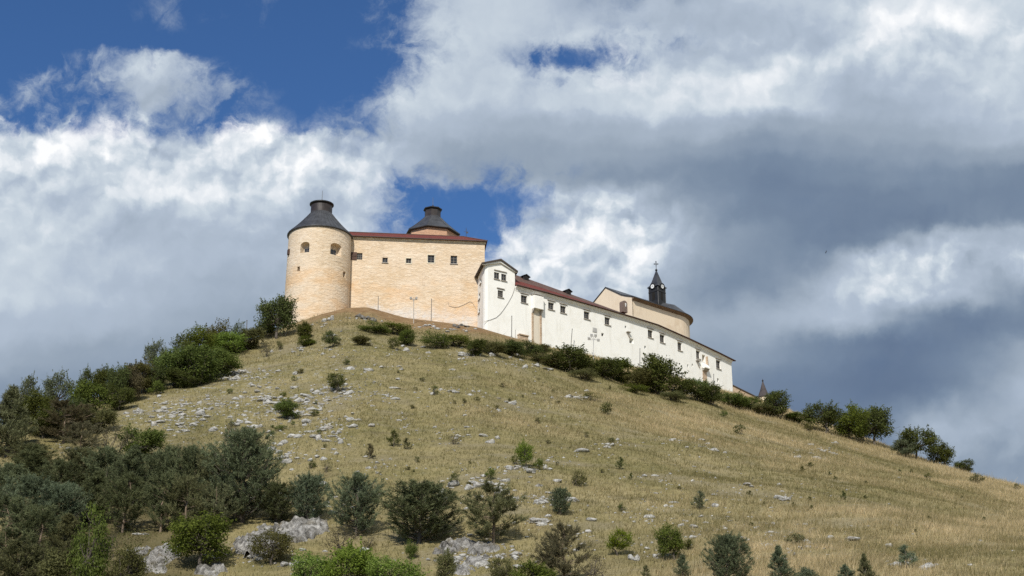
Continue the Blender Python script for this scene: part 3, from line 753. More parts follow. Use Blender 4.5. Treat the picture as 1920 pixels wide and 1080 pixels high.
for a in np.linspace(0, math.pi, 25)[1:]:
    o_ = -gd_ * math.cos(a) + ld * math.sin(a); secs.append(rsec(Cc + o_ * CR, -o_, min(1, a / .6) * min(1, (math.pi - a) / .6)))
o1 = o0 + gd_ * 2 * CR
secs.append(rsec(o1, -gd_))
b.sweep(secs); crf = obj('roof', b, M_METAL, ch)
b = MB(); secs = []
def ssec(org, inw): return [org + inw * w_ + UPV * (ez + h) for w_, h in ((0.0, -.95), (-.12, -.92), (-.35, -.72), (-.8, -.56), (-.9, -.5), (0.0, -.05))]
secs = [ssec(Vector((CC.x, CC.y, 0)) - ld * .1, gd_), ssec(Vector((CC.x, CC.y, 0)) + ld * CLn, gd_)]
for a in np.linspace(0, math.pi, 25)[1:]:
    o_ = -gd_ * math.cos(a) + ld * math.sin(a); secs.append(ssec(Cc + o_ * CR, -o_))
b.sweep(secs); obj('eaves_soffit', b, M_SOFFIT, ch)
# clock turret
ctx = at(1232.5, 560, Cc.y); CT = Vector((ctx.x, Cc.y, 0)); m2 = mpp(at(1232, 540, Cc.y))
hd = 15.6 * m2; cz = lambda py: at(1232.5, py, Cc.y).z
zE = cz(540.5)
b = MB(); b.lathe((CT.x, CT.y, 0), [(hd, cz(575)), (hd, zE - 1.4), (hd * 1.06, zE - 1.35), (hd * 1.06, zE - 1.15), (hd, zE - 1.1), (hd, zE)], 4, 0, R(-90))
ct = obj('clock_turret', b, M_BLACK, ch, Vector((CT.x, CT.y, zE)))
b = MB(); b.lathe((CT.x, CT.y, 0), [(hd * 1.12, zE - .05), (hd * 1.22, zE), (hd * 1.2, zE + .08), (hd * .88, zE + .6), (hd * .62, zE + 1.6), (hd * .07, cz(508))], 4, 0, R(-90)); obj('spire', b, M_METAL, ct)
for k in range(4):
    b = MB(); a = R(-90) + k * math.pi / 2; d_ = Vector((math.cos(a), math.sin(a), 0))
    b.tube([Vector((CT.x, CT.y, cz(575))) + d_ * hd, Vector((CT.x, CT.y, zE)) + d_ * hd], .07, 5); obj('corner_rod', b, M_IRON, ct)
for k in (-1, 1):
    a = R(-90) + k * math.pi / 4; d_ = Vector((math.cos(a), math.sin(a), 0)); T = Vector((-d_.y, d_.x, 0)); ap = hd * math.cos(math.pi / 4)
    c = CT + d_ * (ap + .30) + UPV * (zE + .05)
    b = MB(); pr = [(.52 * math.cos(q), .52 * math.sin(q)) for q in np.linspace(0, 2 * math.pi, 25)[:-1]]
    b.prism([c + T * x + UPV * z for x, z in pr], -d_ * .1)
    q = c + d_ * .015; dark = []
    b.box(q + UPV * .17, T * .035, d_ * .012, UPV * .2, 1); b.box(q - UPV * .06 + T * .02, T * .035, d_ * .012, UPV * .14, 1)
    obj('clock_face', b, [M_CLOCK, M_BLACK], ct)
    b = MB(); pr2 = [(.66 * math.cos(q), .66 * math.sin(q)) for q in np.linspace(0, math.pi, 13)] + [(-.66, -.6), (.66, -.6)]
    b.prism([c - d_ * .11 + T * x + UPV * z for x, z in pr2], -d_ * .9)
    pr3 = [(.78 * math.cos(q), .78 * math.sin(q)) for q in np.linspace(0, math.pi, 13)] + [(.64 * math.cos(q), .64 * math.sin(q)) for q in np.linspace(math.pi, 0, 13)]
    b.prism([c + d_ * .12 + T * x + UPV * z for x, z in pr3], -d_ * .9); obj('clock_gable', b, M_BLACK, ct)
    c2 = CT + d_ * (ap + .012) + UPV * (cz(558))
    b = MB(); pr = [(-.42, -1.0), (.42, -1.0), (.42, .65)] + [(.42 * math.cos(q), .65 + .42 * math.sin(q)) for q in np.linspace(.3, math.pi - .3, 6)] + [(-.42, .65)]
    b.prism([c2 + d_ * .03 + T * x + UPV * z for x, z in pr], -d_ * .04); obj('louvre', b, M_DARK, ct)
zs = cz(508)
b = MB(); b.lathe((CT.x, CT.y, zs + .2), [(.3 * math.cos(a), .3 * math.sin(a)) for a in np.linspace(-1.5, 1.5, 9)], 12)
z0, z1 = zs + .3, cz(489.5); b.tube([(CT.x, CT.y, z0), (CT.x, CT.y, z1)], .07, 5)
zc_ = z0 + (z1 - z0) * .66
b.box((CT.x, CT.y, zc_), (.45, 0, 0), (0, .05, 0), (0, 0, .08)); b.box((CT.x, CT.y, zc_), (.09, 0, 0), (0, .05, 0), (0, 0, .55))
for x, z in ((-.42, 0), (.42, 0), (0, .55)): b.box((CT.x + x, CT.y, zc_ + z), (.13, 0, 0), (0, .045, 0), (0, 0, .13))
obj('cross', b, M_BLACK, ct)

# ------------------------------------------------------------------ wall and turret at the far right
s0 = at(1371, 722, 316.2); s1 = at(1424, 748, 321.0)
b = MB(); T, N = wframe(s0, s1)
b.prism([s0, s1, Vector((s1.x, s1.y, s1.z - 7)), Vector((s0.x, s0.y, s0.z - 9))], -N * .9)
sw = thing('stone_wall', 'sloping pinkish stone wall with dark coping, running down from the right end of the white wing', 'wall', (s0.x, s0.y, s0.z - 2))
obj('masonry', b, M_RUBBLE, sw)
b = MB(); b.prism([s0 + N * .2 + UPV * .01, s1 + N * .2 + UPV * .01, s1 + N * .2 + UPV * .2, s0 + N * .2 + UPV * .2], -N * 1.4); obj('coping', b, M_EDGE, sw)
tc = at(1432, 745, 322.6); mt = mpp(tc)
tu = thing('turret', 'small round turret with pointed brown cone roof beyond the sloping stone wall', 'turret', tc - UPV * 4)
b = MB(); b.lathe((tc.x, tc.y, tc.z), [(9.8 * mt, -7), (9.8 * mt, .05)], 20); obj('wall', b, M_CREAMR, tu)
b = MB(); b.lathe((tc.x, tc.y, tc.z), [(11 * mt, -.1), (11.6 * mt, 0), (11 * mt, .12), (6 * mt, 1.75), (1.0 * mt, at(1432, 716, 322.6).z - tc.z)], 20); rf = obj('roof', b, plain('brown_shingles', (.062, .052, .052), .8), tu)
zt2 = at(1432, 714, 322.6).z; b = MB(); b.lathe((tc.x, tc.y, zt2), [(.23 * math.cos(a), .23 * math.sin(a)) for a in np.linspace(-1.5, 1.5, 7)], 10); b.tube([(tc.x, tc.y, zt2), (tc.x, tc.y, zt2 + .5)], .05, 5); obj('ball_finial', b, M_BLACK, rf)

# ------------------------------------------------------------------ poles and floodlight masts
def pole(px0, py0, px1, py1, label, rad=.075, mat=None):
    p = hit(px0, py0); t, s = ts(px1, py1); q = Vector((float(t) * p.y, p.y, ZC + float(s) * p.y))
    o = thing('pole', label, 'pole', p); b = MB(); b.tube([p - UPV * .5, q], [rad, rad * .8], 7); obj('post', b, mat or M_IRON, o)
    b = MB(); b.lathe(q, [(rad * 1.3, -.02), (rad * 1.3, .05), (rad * .5, .1)], 7); obj('cap', b, mat or M_IRON, o)
    b = MB(); b.lathe(p, [(rad * 2.6, -.3), (rad * 2.4, .12), (rad * 1.2, .2)], 7); obj('footing', b, M_LINTEL, o)
pole(709, 580, 709.3, 556.5, 'short dark pole at the foot of the ochre wall, nearest the round tower')
pole(808.5, 602, 809.2, 561, 'tall dark pole before the ochre wall, right of the mast with small lamps')
pole(959.3, 634, 959.6, 593, 'tall dark pole before the white house, left of the masonry chute', .085)
pole(966.2, 634.5, 966.3, 619, 'very short thin stake at the foot of the white house', .04)
pole(1069, 657, 1073, 617, 'leaning dark pole before the white wing, left of the pale floodlight mast', .08)
pole(1199.5, 692, 1199.9, 654, 'dark pole rising out of the bushes before the middle of the white wing', .08)
pole(1338, 727, 1338.2, 701.5, 'dark pole near the right end of the white wing', .09)
pole(462.4, 632, 463, 601, 'lone dark pole standing against the sky on the left ridge', .09)
def mast(px, pyb, pyt, label, mat, big):
    p = hit(px, pyb); t, s = ts(px, pyt); q = Vector((float(t) * p.y, p.y, ZC + float(s) * p.y))
    o = thing('floodlight_mast', label, 'floodlight', p); k = 1.0 if big else .8
    b = MB(); b.tube([p - UPV * .5, q - UPV * .1], [.085, .065], 7); obj('post', b, mat, o)
    b = MB(); b.box(q - UPV * (.9 if big else .6), (.9 * k, 0, 0), (0, .05, 0), (0, 0, .05)); b.tube([q - UPV * 1.0, q + Vector((-.45 * k, 0, -.35))], .05, 5); b.tube([q - UPV * 1.0, q + Vector((.45 * k, 0, -.35))], .05, 5); obj('crossarm', b, mat, o)
    for x, z in ([(-.9, -.7), (.95, -1.0), (-.38, .0), (.42, -.05)] if big else [(-.7, -.35), (.7, -.35)]):
        b = MB(); c = q + Vector((x * k, -.12, z)); ax = Vector((.24, .05, 0)); ay = Vector((-.03, .16, .1)); az = Vector((.02, -.09, .25))
        b.box(c, ax * k, ay * k, az * k); b.box(c + ay * k * 1.1, ax * k * .6, ay * k * .25, az * k * .6); lp = obj('floodlight', b, mat, o)
        b = MB(); b.box(c - ay * k * 1.03, ax * k * .85, ay * k * .04, az * k * .85); obj('lens', b, M_PALE, lp)
    if big:
        b = MB(); b.box(p + UPV * 1.9 + Vector((-.02, -.15, 0)), (.2, 0, 0), (0, .12, 0), (0, 0, .32)); obj('switch_box', b, M_PALE, o)
mast(775.7, 606.5, 556, 'thin mast with two small lamps before the ochre wall', M_LINTEL, False)
mast(1112.8, 681, 629, 'pale floodlight mast with several lamps before the white wing', M_PALE, True)

# bird
bp = at(1549, 472.5, 180); b = MB(); m3 = mpp(bp)
bird = thing('bird', 'tiny dark bird gliding in the grey sky right of the clock turret', 'bird', bp)
b.tube([bp + Vector((-.12, 0, -.22)), bp + Vector((-.04, 0, -.05)), bp + Vector((.03, 0, .12)), bp + Vector((.06, 0, .2))], [.015, .06, .05, .015], 6); obj('body', b, M_BLACK, bird)
for k in (-1, 1):
    b = MB(); o_ = bp + Vector((0, 0, .04)); w1_ = Vector((.1, k * .22, .16)); w2_ = Vector((.04, k * .45, .06)); w3_ = Vector((-.06, k * .05, -.08))
    b.prism([o_ + Vector((.03, 0, .06)), o_ + w1_, o_ + w2_, o_ + w3_], (-.012, 0, .012)); obj('wing', b, M_BLACK, bird)
# ------------------------------------------------------------------ the hill (one ground sheet out to the horizon)
def spread(a, b, st, far, k=1.35):
    c = list(np.arange(a, b + st * .5, st)); lo = []; hi = []; d_ = st; x = c[0]
    while x > -far: d_ *= k; x -= d_; lo.append(x)
    d_ = st; x = c[-1]
    while x < far: d_ *= k; x += d_; hi.append(x)
    return np.array(lo[::-1] + c + hi)
gx = spread(-150, 150, 1.0, 9000); gy = spread(70, 335, 1.0, 9000)
GX, GY = np.meshgrid(gx, gy)
GZ = hill(GX, GY)
nx_, ny_ = len(gx), len(gy)
me = bpy.data.meshes.new('hill')
co = np.stack([GX, GY, GZ], -1).reshape(-1, 3).astype(np.float32)
I = np.arange((nx_ - 1) * (ny_ - 1)); ii = I % (nx_ - 1); jj = I // (nx_ - 1); v0 = jj * nx_ + ii
quads = np.stack([v0, v0 + 1, v0 + nx_ + 1, v0 + nx_], -1).astype(np.int32)
def mesh_np(me, co, faces):
    k = faces.shape[1]
    me.vertices.add(len(co)); me.vertices.foreach_set('co', np.ascontiguousarray(co, np.float32).ravel())
    me.loops.add(faces.size); me.loops.foreach_set('vertex_index', np.ascontiguousarray(faces, np.int32).ravel())
    me.polygons.add(len(faces)); me.polygons.foreach_set('loop_start', np.arange(0, faces.size, k, dtype=np.int32)); me.polygons.foreach_set('loop_total', np.full(len(faces), k, np.int32))
    me.update(calc_edges=True)
mesh_np(me, co, quads)
me.polygons.foreach_set('use_smooth', np.ones(len(quads), bool))
# bare-earth share of each ground point: trodden soil under the castle walls, thin soil on the rocky upper left slope
def bare(x, y):
    d_ = front(x, y); t = x / np.maximum(y, 20)
    px = 960 + t * FOC * .955
    m = np.clip(1 - np.abs(px - 770) / 235, 0, 1) ** .6
    return np.clip(m * np.exp(-np.maximum(d_ - 5, 0) / 6.5) * (1.7 + 1.6 * vn2(x / 3.0, y / 3.0)), 0, 1)
def rocky(x, y):
    d_ = front(x, y); t = x / np.maximum(y, 20); px = 960 + t * FOC * .955
    m = np.clip((820 - px) / 260, 0, 1) * np.clip((px - 150) / 80, 0, 1) * np.clip((d_ - 16) / 12, 0, 1) * np.clip((100 - d_) / 40, 0, 1)
    return np.clip(m * (.75 + 1.5 * vn2(x / 9, y / 6)), 0, 1)
def strawy(x, y):
    t = x / np.maximum(y, 20); px = 960 + t * FOC * .955; d_ = front(x, y)
    m = -.06 + np.clip((px - 850) / 650, 0, 1) * .68 + np.clip((px - 800) / 300, 0, 1) * .75 * np.exp(-np.maximum(d_, 0) / 32)
    return np.clip(m + 1.1 * vn2(x / 20 + 5, y / 14) + .5 * vn2(x / 5, y / 4), 0, 1)
def worn(x, y):
    return np.clip((vn2(x / 8 + 30, y / 3.4) + .55 * vn2(x / 2.4, y / 1.3 + 7) - .16) * 3.6, 0, 1) * np.clip(front(x, y) / 8, 0, 1)
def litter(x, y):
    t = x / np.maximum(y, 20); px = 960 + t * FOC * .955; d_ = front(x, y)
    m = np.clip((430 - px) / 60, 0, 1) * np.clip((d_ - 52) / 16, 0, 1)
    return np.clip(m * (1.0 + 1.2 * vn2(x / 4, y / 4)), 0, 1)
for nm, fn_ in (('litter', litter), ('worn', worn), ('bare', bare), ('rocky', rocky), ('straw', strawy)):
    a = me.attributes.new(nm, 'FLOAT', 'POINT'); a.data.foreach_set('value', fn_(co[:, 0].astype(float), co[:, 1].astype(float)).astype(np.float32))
t = NT('dry_grass_ground'); p = t.pos()
A_ = lambda n: t.n('ShaderNodeAttribute', attribute_name=n).outputs['Fac']
n1 = t.noise(p, .09, 5, .6); n2 = t.noise(p, .6, 6, .65, .4); n3 = t.noise(p, 3.5, 4, .7); n4 = t.noise(t.vmath('MULTIPLY', p, (.5, 1., 1.)), .32, 4, .6, .6)
green = t.mix(t.mr(n2, .35, .65), (.135, .122, .05), (.22, .186, .084))
straw = t.mix(t.mr(n3, .35, .65), (.26, .21, .108), (.36, .295, .165))
col = t.mix(t.math('ADD', t.mr(n1, .4, .62, 0, .45), t.math('MULTIPLY', A_('straw'), .6), clamp=True), green, straw)
col = t.mix(t.mr(n4, .52, .68, 0, .65), col, (.135, .112, .062))
rk = t.mix(t.mr(n3, .4, .6), (.19, .178, .13), (.36, .338, .28))
rf_ = t.math('MULTIPLY', t.mr(t.noise(p, 1.1, 5, .7, .5), .54, .62), t.math('MULTIPLY_ADD', A_('rocky'), .85, .12), clamp=True)
col = t.mix(rf_, col, rk)
col = t.mix(t.math('MULTIPLY', A_('worn'), .75), col, t.mix(t.mr(n3, .4, .62), (.16, .135, .075), (.25, .215, .14)))
soil = t.mix(t.mr(n2, .4, .65), (.175, .105, .055), (.245, .165, .09))
col = t.mix(t.math('MULTIPLY', A_('bare'), t.mr(n3, .3, .55, .6, 1)), col, soil)
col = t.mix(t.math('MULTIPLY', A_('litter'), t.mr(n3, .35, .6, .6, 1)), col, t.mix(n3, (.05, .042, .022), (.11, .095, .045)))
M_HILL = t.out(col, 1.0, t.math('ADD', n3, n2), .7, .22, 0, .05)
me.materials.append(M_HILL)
ho = bpy.data.objects.new('hill', me); COL.objects.link(ho)
tag(ho, 'steep dry grass hill with pale limestone showing through, carrying the castle', 'hill', kind='structure')

# ------------------------------------------------------------------ dry grass standing on the slope
N = 560000
y = rng.uniform(78, 324, N * 2); tt = rng.uniform(-.49, .49, N * 2)
keep = rng.random(N * 2) < (y / 324) ** 0.35
x = tt * y; f_ = front(x, y)
keep &= (f_ > -2.5)
keep &= rng.random(N * 2) > bare(x, y) * 1.1 + rocky(x, y) * .45
st_ = strawy(x, y)
pxa = 960 + tt * FOC * .955
keep &= rng.random(N * 2) < .45 + .55 * st_
# thinner under the pine thicket
keep &= rng.random(N * 2) > litter(x, y) * .9
keep &= rng.random(N * 2) > worn(x, y) * .8
x, y, st_ = x[keep][:N], y[keep][:N], st_[keep][:N]
n = len(x); z = hill(x, y)
NB = 2
X = np.repeat(x, NB) + rng.normal(0, .13, n * NB); Y = np.repeat(y, NB) + rng.normal(0, .13, n * NB); Z = np.repeat(z, NB) - .05
hgt = rng.gamma(5, .07, n * NB) * (.75 + .6 * np.repeat(st_, NB)); wid = .014 + .034 * rng.random(n * NB) * (Y / 220)
hgt = np.where(rng.random(n * NB) < .012, hgt * 1.9, hgt)
ang = rng.uniform(0, 2 * np.pi, n * NB); ln = rng.normal(0, .35, (n * NB, 2)) * hgt[:, None] + np.array([.12, 0.02]) * hgt[:, None]
ca, sa = np.cos(ang) * wid, np.sin(ang) * wid
V3 = np.empty((n * NB, 3, 3), np.float32)
V3[:, 0] = np.stack([X - ca, Y - sa, Z], 1); V3[:, 1] = np.stack([X + ca, Y + sa, Z], 1); V3[:, 2] = np.stack([X + ln[:, 0], Y + ln[:, 1], Z + hgt], 1)
gm = bpy.data.meshes.new('dry_grass'); mesh_np(gm, V3.reshape(-1, 3), np.arange(n * NB * 3).reshape(-1, 3))
gmix = np.clip(np.repeat(st_ * .8 + .55 * vn2(x / 2.6, y / 2.2) + rng.normal(.05, .2, n), NB) + rng.normal(0, .1, n * NB), 0, 1)
c0 = np.array([.165, .150, .060]); c1 = np.array([.30, .248, .122]); c2 = np.array([.62, .50, .30])
cc = np.where(gmix[:, None] < .5, c0 + (c1 - c0) * gmix[:, None] * 2, c1 + (c2 - c1) * (gmix[:, None] * 2 - 1)) * (1 + rng.normal(0, .1, (n * NB, 1)))
weed = rng.random(n * NB) < .008; cc[weed] = np.array([.075, .065, .035]) * (1 + rng.normal(0, .2, (int(weed.sum()), 1)))
cc = np.clip(np.repeat(cc, 3, 0), .01, .8)
a = gm.attributes.new('tone', 'FLOAT_COLOR', 'POINT'); a.data.foreach_set('color', np.concatenate([cc, np.ones((len(cc), 1))], 1).astype(np.float32).ravel())
t = NT('dry_grass_blades'); c = t.n('ShaderNodeAttribute', attribute_name='tone').outputs['Color']
gm.materials.append(t.out(c, .85, None, spec=.05, transl=.5))
go = bpy.data.objects.new('dry_grass', gm); COL.objects.link(go); tag(go, 'dry straw coloured grass growing all over the hillside', 'grass', kind='stuff')

# ------------------------------------------------------------------ limestone
def ico(sub):
    bm = bmesh.new(); bmesh.ops.create_icosphere(bm, subdivisions=sub, radius=1)
    v = np.array([q.co[:] for q in bm.verts]); f = np.array([[q.index for q in fc.verts] for fc in bm.faces]); bm.free(); return v, f
I2, F2 = ico(2); I3, F3 = ico(3); I1, F1 = ico(1)
def rock_pts(base, seed, flat=.6, rough=.55):
    """angular block: a sphere cut by random planes, with fine chips"""
    r = np.random.default_rng(seed); v = base.copy()
    for _ in range(11):
        nrm = r.normal(0, 1, 3); nrm /= np.linalg.norm(nrm); d_ = r.uniform(.45, .8)
        h = v @ nrm; over = np.maximum(h - d_, 0); v = v - over[:, None] * nrm * .93
    v = v * (1 + rough * .35 * vn3(base * 2.3 + seed)[:, None] + rough * .22 * vn3(base * 6 + seed)[:, None])
    v[:, 2] *= flat; return v
t = NT('limestone'); p = t.pos()
n1 = t.noise(t.vmath('MULTIPLY', p, (1., 1., 2.2)), 1.3, 7, .68, 1.2); n2 = t.noise(p, 4.5, 5, .7, .5); oi = t.n('ShaderNodeObjectInfo').outputs['Random']
col = t.ramp(n1, [(.30, (.07, .066, .06)), (.42, (.25, .242, .222)), (.54, (.46, .447, .415)), (.74, (.66, .645, .605))])
col = t.mix(t.mr(n2, .55, .72, 0, .55), col, (.16, .15, .125))
col = t.mix(t.mr(t.noise(p, .8, 4, .6), .58, .7, 0, .4), col, (.32, .24, .16))
M_ROCK = t.out(col, .95, t.math('ADD', n1, t.math('MULTIPLY', n2, .6)), 1.0, .22, 0, .1)

t = NT('bedrock'); p = t.pos()
n1 = t.noise(t.vmath('MULTIPLY', p, (1., .6, .8)), .9, 8, .7, 1.6); n2 = t.noise(p, 3.0, 6, .72, .8)
col = t.ramp(n1, [(.34, (.06, .056, .05)), (.45, (.21, .20, .182)), (.54, (.36, .345, .32)), (.68, (.55, .535, .50))])
col = t.mix(t.mr(n2, .5, .66, 0, .7), col, (.12, .112, .095)); col = t.mix(t.mr(t.noise(p, .5, 4, .6), .56, .66, 0, .6), col, (.17, .14, .085))
M_BED = t.out(col, .95, t.math('ADD', n1, n2), 1.0, .3, 0, .1)
# loose stones: (photo x, y, spread x, spread y, how many, size in metres)
LOOSE = [(440, 705, 40, 16, 60, .38), (500, 700, 45, 12, 50, .28), (300, 770, 50, 26, 75, .42), (350, 780, 60, 28, 95, .38), (400, 760, 60, 26, 90, .34), (480, 745, 60, 26, 95, .34),
 (520, 770, 50, 22, 80, .36), (570, 760, 45, 22, 85, .36), (610, 745, 50, 24, 95, .34), (660, 730, 50, 20, 70, .3), (600, 800, 60, 25, 80, .34), (540, 850, 50, 22, 55, .36),
 (620, 815, 40, 20, 40, .4), (450, 800, 50, 20, 50, .36), (330, 800, 60, 16, 35, .34), (720, 740, 45, 18, 45, .28), (830, 735, 35, 6, 18, .34), (760, 790, 50, 24, 40, .26), (850, 820, 60, 20, 36, .28),
 (700, 690, 60, 12, 34, .3), (640, 665, 60, 16, 40, .26), (760, 660, 50, 14, 40, .28), (880, 670, 60, 14, 50, .3), (960, 680, 60, 12, 40, .28), (1010, 690, 50, 8, 28, .3), (900, 730, 70, 20, 20, .26),
 (600, 610, 26, 6, 20, .34), (690, 600, 32, 7, 18, .42), (800, 612, 30, 6, 16, .4), (850, 618, 30, 6, 16, .4), (570, 655, 30, 10, 20, .26),
 (920, 770, 60, 14, 25, .25), (1040, 760, 50, 18, 24, .26), (1080, 745, 26, 6, 18, .4), (1150, 830, 30, 10, 14, .34), (1050, 860, 60, 16, 20, .3), (1000, 878, 40, 8, 26, .34),
 (910, 905, 60, 12, 40, .36), (990, 935, 60, 14, 34, .34), (1020, 940, 30, 8, 22, .34), (1010, 980, 40, 10, 20, .3), (880, 880, 60, 10, 20, .26), (720, 880, 60, 20, 30, .3), (800, 930, 60, 20, 25, .3),
 (1280, 830, 60, 25, 22, .28), (1330, 838, 50, 10, 18, .3), (1270, 900, 70, 20, 26, .26), (1400, 915, 60, 20, 18, .26), (1540, 845, 40, 10, 34, .32), (1490, 850, 60, 16, 24, .28), (1470, 935, 24, 5, 12, .36),
 (1200, 960, 90, 30, 50, .26), (1320, 980, 90, 25, 40, .26), (1450, 1010, 90, 30, 46, .28), (1560, 1020, 90, 25, 36, .28), (1700, 1060, 80, 14, 18, .26), (1230, 1030, 80, 30, 36, .26), (1090, 1010, 60, 25, 24, .28),
 (480, 1040, 70, 22, 50, .34), (560, 1055, 60, 15, 30, .3), (870, 1050, 60, 18, 46, .34), (950, 1040, 50, 20, 26, .3), (610, 950, 30, 30, 26, .34), (520, 935, 24, 16, 20, .34), (130, 845, 40, 10, 22, .34), (1000, 780, 380, 110, 170, .2), (1400, 930, 320, 80, 150, .2)]
pp = []
for px, py, sx_, sy_, k, sz in LOOSE:
    k = int(k * 1.55)
    q = np.stack([px + sx_ * .85 * rng.standard_t(4, k) * .6, py + sy_ * .5 * rng.standard_t(4, k), sz * rng.lognormal(-.42, .68, k)], 1); pp.append(q)
pp = np.concatenate(pp); hp = hits(pp[:, 0], pp[:, 1])
ok = front(hp[:, 0], hp[:, 1]) > 1.0; hp = hp[ok]; rs = np.clip(pp[ok, 2] * .74, .06, .8)
protos = [rock_pts(I2 if k < 6 else I1, 40 + k, .62) for k in range(12)]; pf = [F2 if k < 6 else F1 for k in range(12)]
vs_, fs_, o_ = [], [], 0
for (px, py, pz), s_ in zip(hp, rs):
    k = int(rng.integers(0, 6) if s_ > .3 else rng.integers(6, 12)); a = rng.uniform(0, 6.28); ca, sa = math.cos(a), math.sin(a)
    v = protos[k] * s_ * np.array([rng.uniform(.8, 1.7), rng.uniform(.7, 1.2), rng.uniform(.7, 1.35)])
    v = np.stack([v[:, 0] * ca - v[:, 1] * sa, v[:, 0] * sa + v[:, 1] * ca, v[:, 2]], 1) + np.array([px, py, pz - s_ * .04])
    vs_.append(v); fs_.append(pf[k] + o_); o_ += len(v)
sm = bpy.data.meshes.new('loose_stones'); mesh_np(sm, np.concatenate(vs_), np.concatenate(fs_)); sm.materials.append(M_ROCK)
lo_ = bpy.data.objects.new('loose_stones', sm); COL.objects.link(lo_); tag(lo_, 'countless small pale limestone chunks scattered over the grassy hillside', 'stones', kind='stuff')

# single boulders and bedrock outcrops that stand out in the photo
def outcrop(px, py, wpx, hpx, nb, seed, label, cat='rock', name='boulder', group=None, sub=None):
    p = hit(px, py); m = mpp(p); r = np.random.default_rng(seed)
    W_, H_ = wpx * m, hpx * m; vs_, fs_, o_ = [], [], 0
    base, fc = (I3, F3) if (sub or (W_ > 1.2 * 1)) else (I2, F2)
    big = name == 'bedrock_outcrop'
    if big: nb = nb * 4
    for k in range(nb):
        ox = (k + .5) / nb - .5 if nb > 1 else 0
        if big: ox = r.uniform(-.5, .5)
        cx_ = ox * W_ * .85 + r.normal(0, W_ * .05); cy_ = r.normal(0, .25 * min(W_, 3)) if not big else r.uniform(-.5, .5) * H_ * 1.6; s_ = W_ / max(1, nb) * r.uniform(.75, 1.25) * (.5 if nb == 1 else .72)
        if big: s_ = W_ * r.uniform(.07, .19)
        hh = H_ * r.uniform(.55, 1.0) * (1 - .5 * abs(ox)) * (.55 if big else 1)
        v = rock_pts(base, seed * 13 + k, 1.0, .75) * np.array([s_, max(.45, min(s_, 1.6)) * .9, hh * .72])
        a = r.uniform(-.6, .6); ca, sa = math.cos(a), math.sin(a)
        v = np.stack([v[:, 0] * ca - v[:, 1] * sa, v[:, 0] * sa + v[:, 1] * ca, v[:, 2]], 1)
        gz = float(hill(p.x + cx_, p.y + cy_)) - p.z
        v += np.array([cx_, cy_, gz + hh * .12]); vs_.append(v); fs_.append(fc + o_); o_ += len(v)
    mm_ = bpy.data.meshes.new(name); mesh_np(mm_, np.concatenate(vs_), np.concatenate(fs_)); mm_.materials.append(M_HEAP if 'dark' in label and name == 'rock_heap' else M_ROCK)
    o = bpy.data.objects.new(name, mm_); COL.objects.link(o); o.location = p; return tag(o, label, cat, group)
def bedrock(px, py, wpx, hpx, seed, label, group):
    """fractured limestone breaking out of the slope: a sheet of clefts and steps standing proud of the ground"""
    p = hit(px, py); m = mpp(p); W_, H_ = wpx * m * 1.1, hpx * m / .36
    nu, nv = int(min(120, max(24, W_ / .11))), int(min(70, max(16, H_ / .13)))
    u, v = np.meshgrid(np.linspace(-1, 1, nu), np.linspace(-1, 1, nv))
    x = p.x + u * W_ / 2; y = p.y + H_ * .35 + v * H_ / 2
    rad = np.hypot(u, v) + .55 * vn2(x * .9 + seed, y * .7) + .35 * vn2(x * 2.6, y * 2.2 + seed)
    fall = np.clip((1.0 - rad) * 2.6, 0, 1)
    st = 1.1 * vn2(x * .55 + seed * 3, y * .45) + .5
    q = st * 3.2; terr = (np.floor(q) + np.clip((q - np.floor(q)) * 4 - 1.5, 0, 1)) / 3.2
    rid = 1 - np.abs(vn2(x * 1.7 + .5 * y, y * .5 + seed)) * 3.2; rid2 = 1 - np.abs(vn2(x * 3.9 - .8 * y, y * 1.5)) * 3.2
    ampl = min(.8, H_ * .22)
    z = hill(x, y) - .22 + fall * (ampl * (.35 + .65 * terr) + (.22 * rid + .11 * rid2) * min(1, ampl * 1.6) + .10 * vn2(x * 7, y * 7))
    yy = y - fall * .5 * ampl * (rid - .3) ; xx = x + .18 * fall * vn2(x * 3 + 5, y * 3)
    co_ = np.stack([xx - p.x, yy - p.y, z - p.z], -1).reshape(-1, 3)
    I_ = np.arange((nu - 1) * (nv - 1)); v0 = (I_ // (nu - 1)) * nu + I_ % (nu - 1)
    f4 = np.stack([v0, v0 + 1, v0 + nu + 1, v0 + nu], -1)
    fl = fall.reshape(-1); f4 = f4[fl[f4].max(1) > .02]
    # one piece only: keep the largest connected patch
    par = np.arange(nu * nv)
    lab = np.where(np.isin(np.arange(nu * nv), f4), np.arange(nu * nv), -1)
    for _ in range(400):
        mx = lab[f4].max(1); new = lab.copy(); np.maximum.at(new, f4.ravel(), np.repeat(mx, 4))
        if (new == lab).all(): break
        lab = new
    keep_ = np.bincount(lab[f4[:, 0]]).argmax(); f4 = f4[lab[f4[:, 0]] == keep_]
    ids = np.unique(f4); mp = np.full(nu * nv, -1); mp[ids] = np.arange(len(ids)); co_ = co_[ids]; f4 = mp[f4]
    tri = np.concatenate([f4[:, [0, 1, 2]], f4[:, [0, 2, 3]]])
    mm_ = bpy.data.meshes.new('bedrock_outcrop'); mesh_np(mm_, co_, tri); mm_.materials.append(M_BED)
    o = bpy.data.objects.new('bedrock_outcrop', mm_); COL.objects.link(o); o.location = p; return tag(o, label, 'rock', group)
M_HEAP = plain('dark_grey_rock', (.13, .12, .105), .95, .3, 2.0)
RO = 'pale limestone outcrops on the hillside'
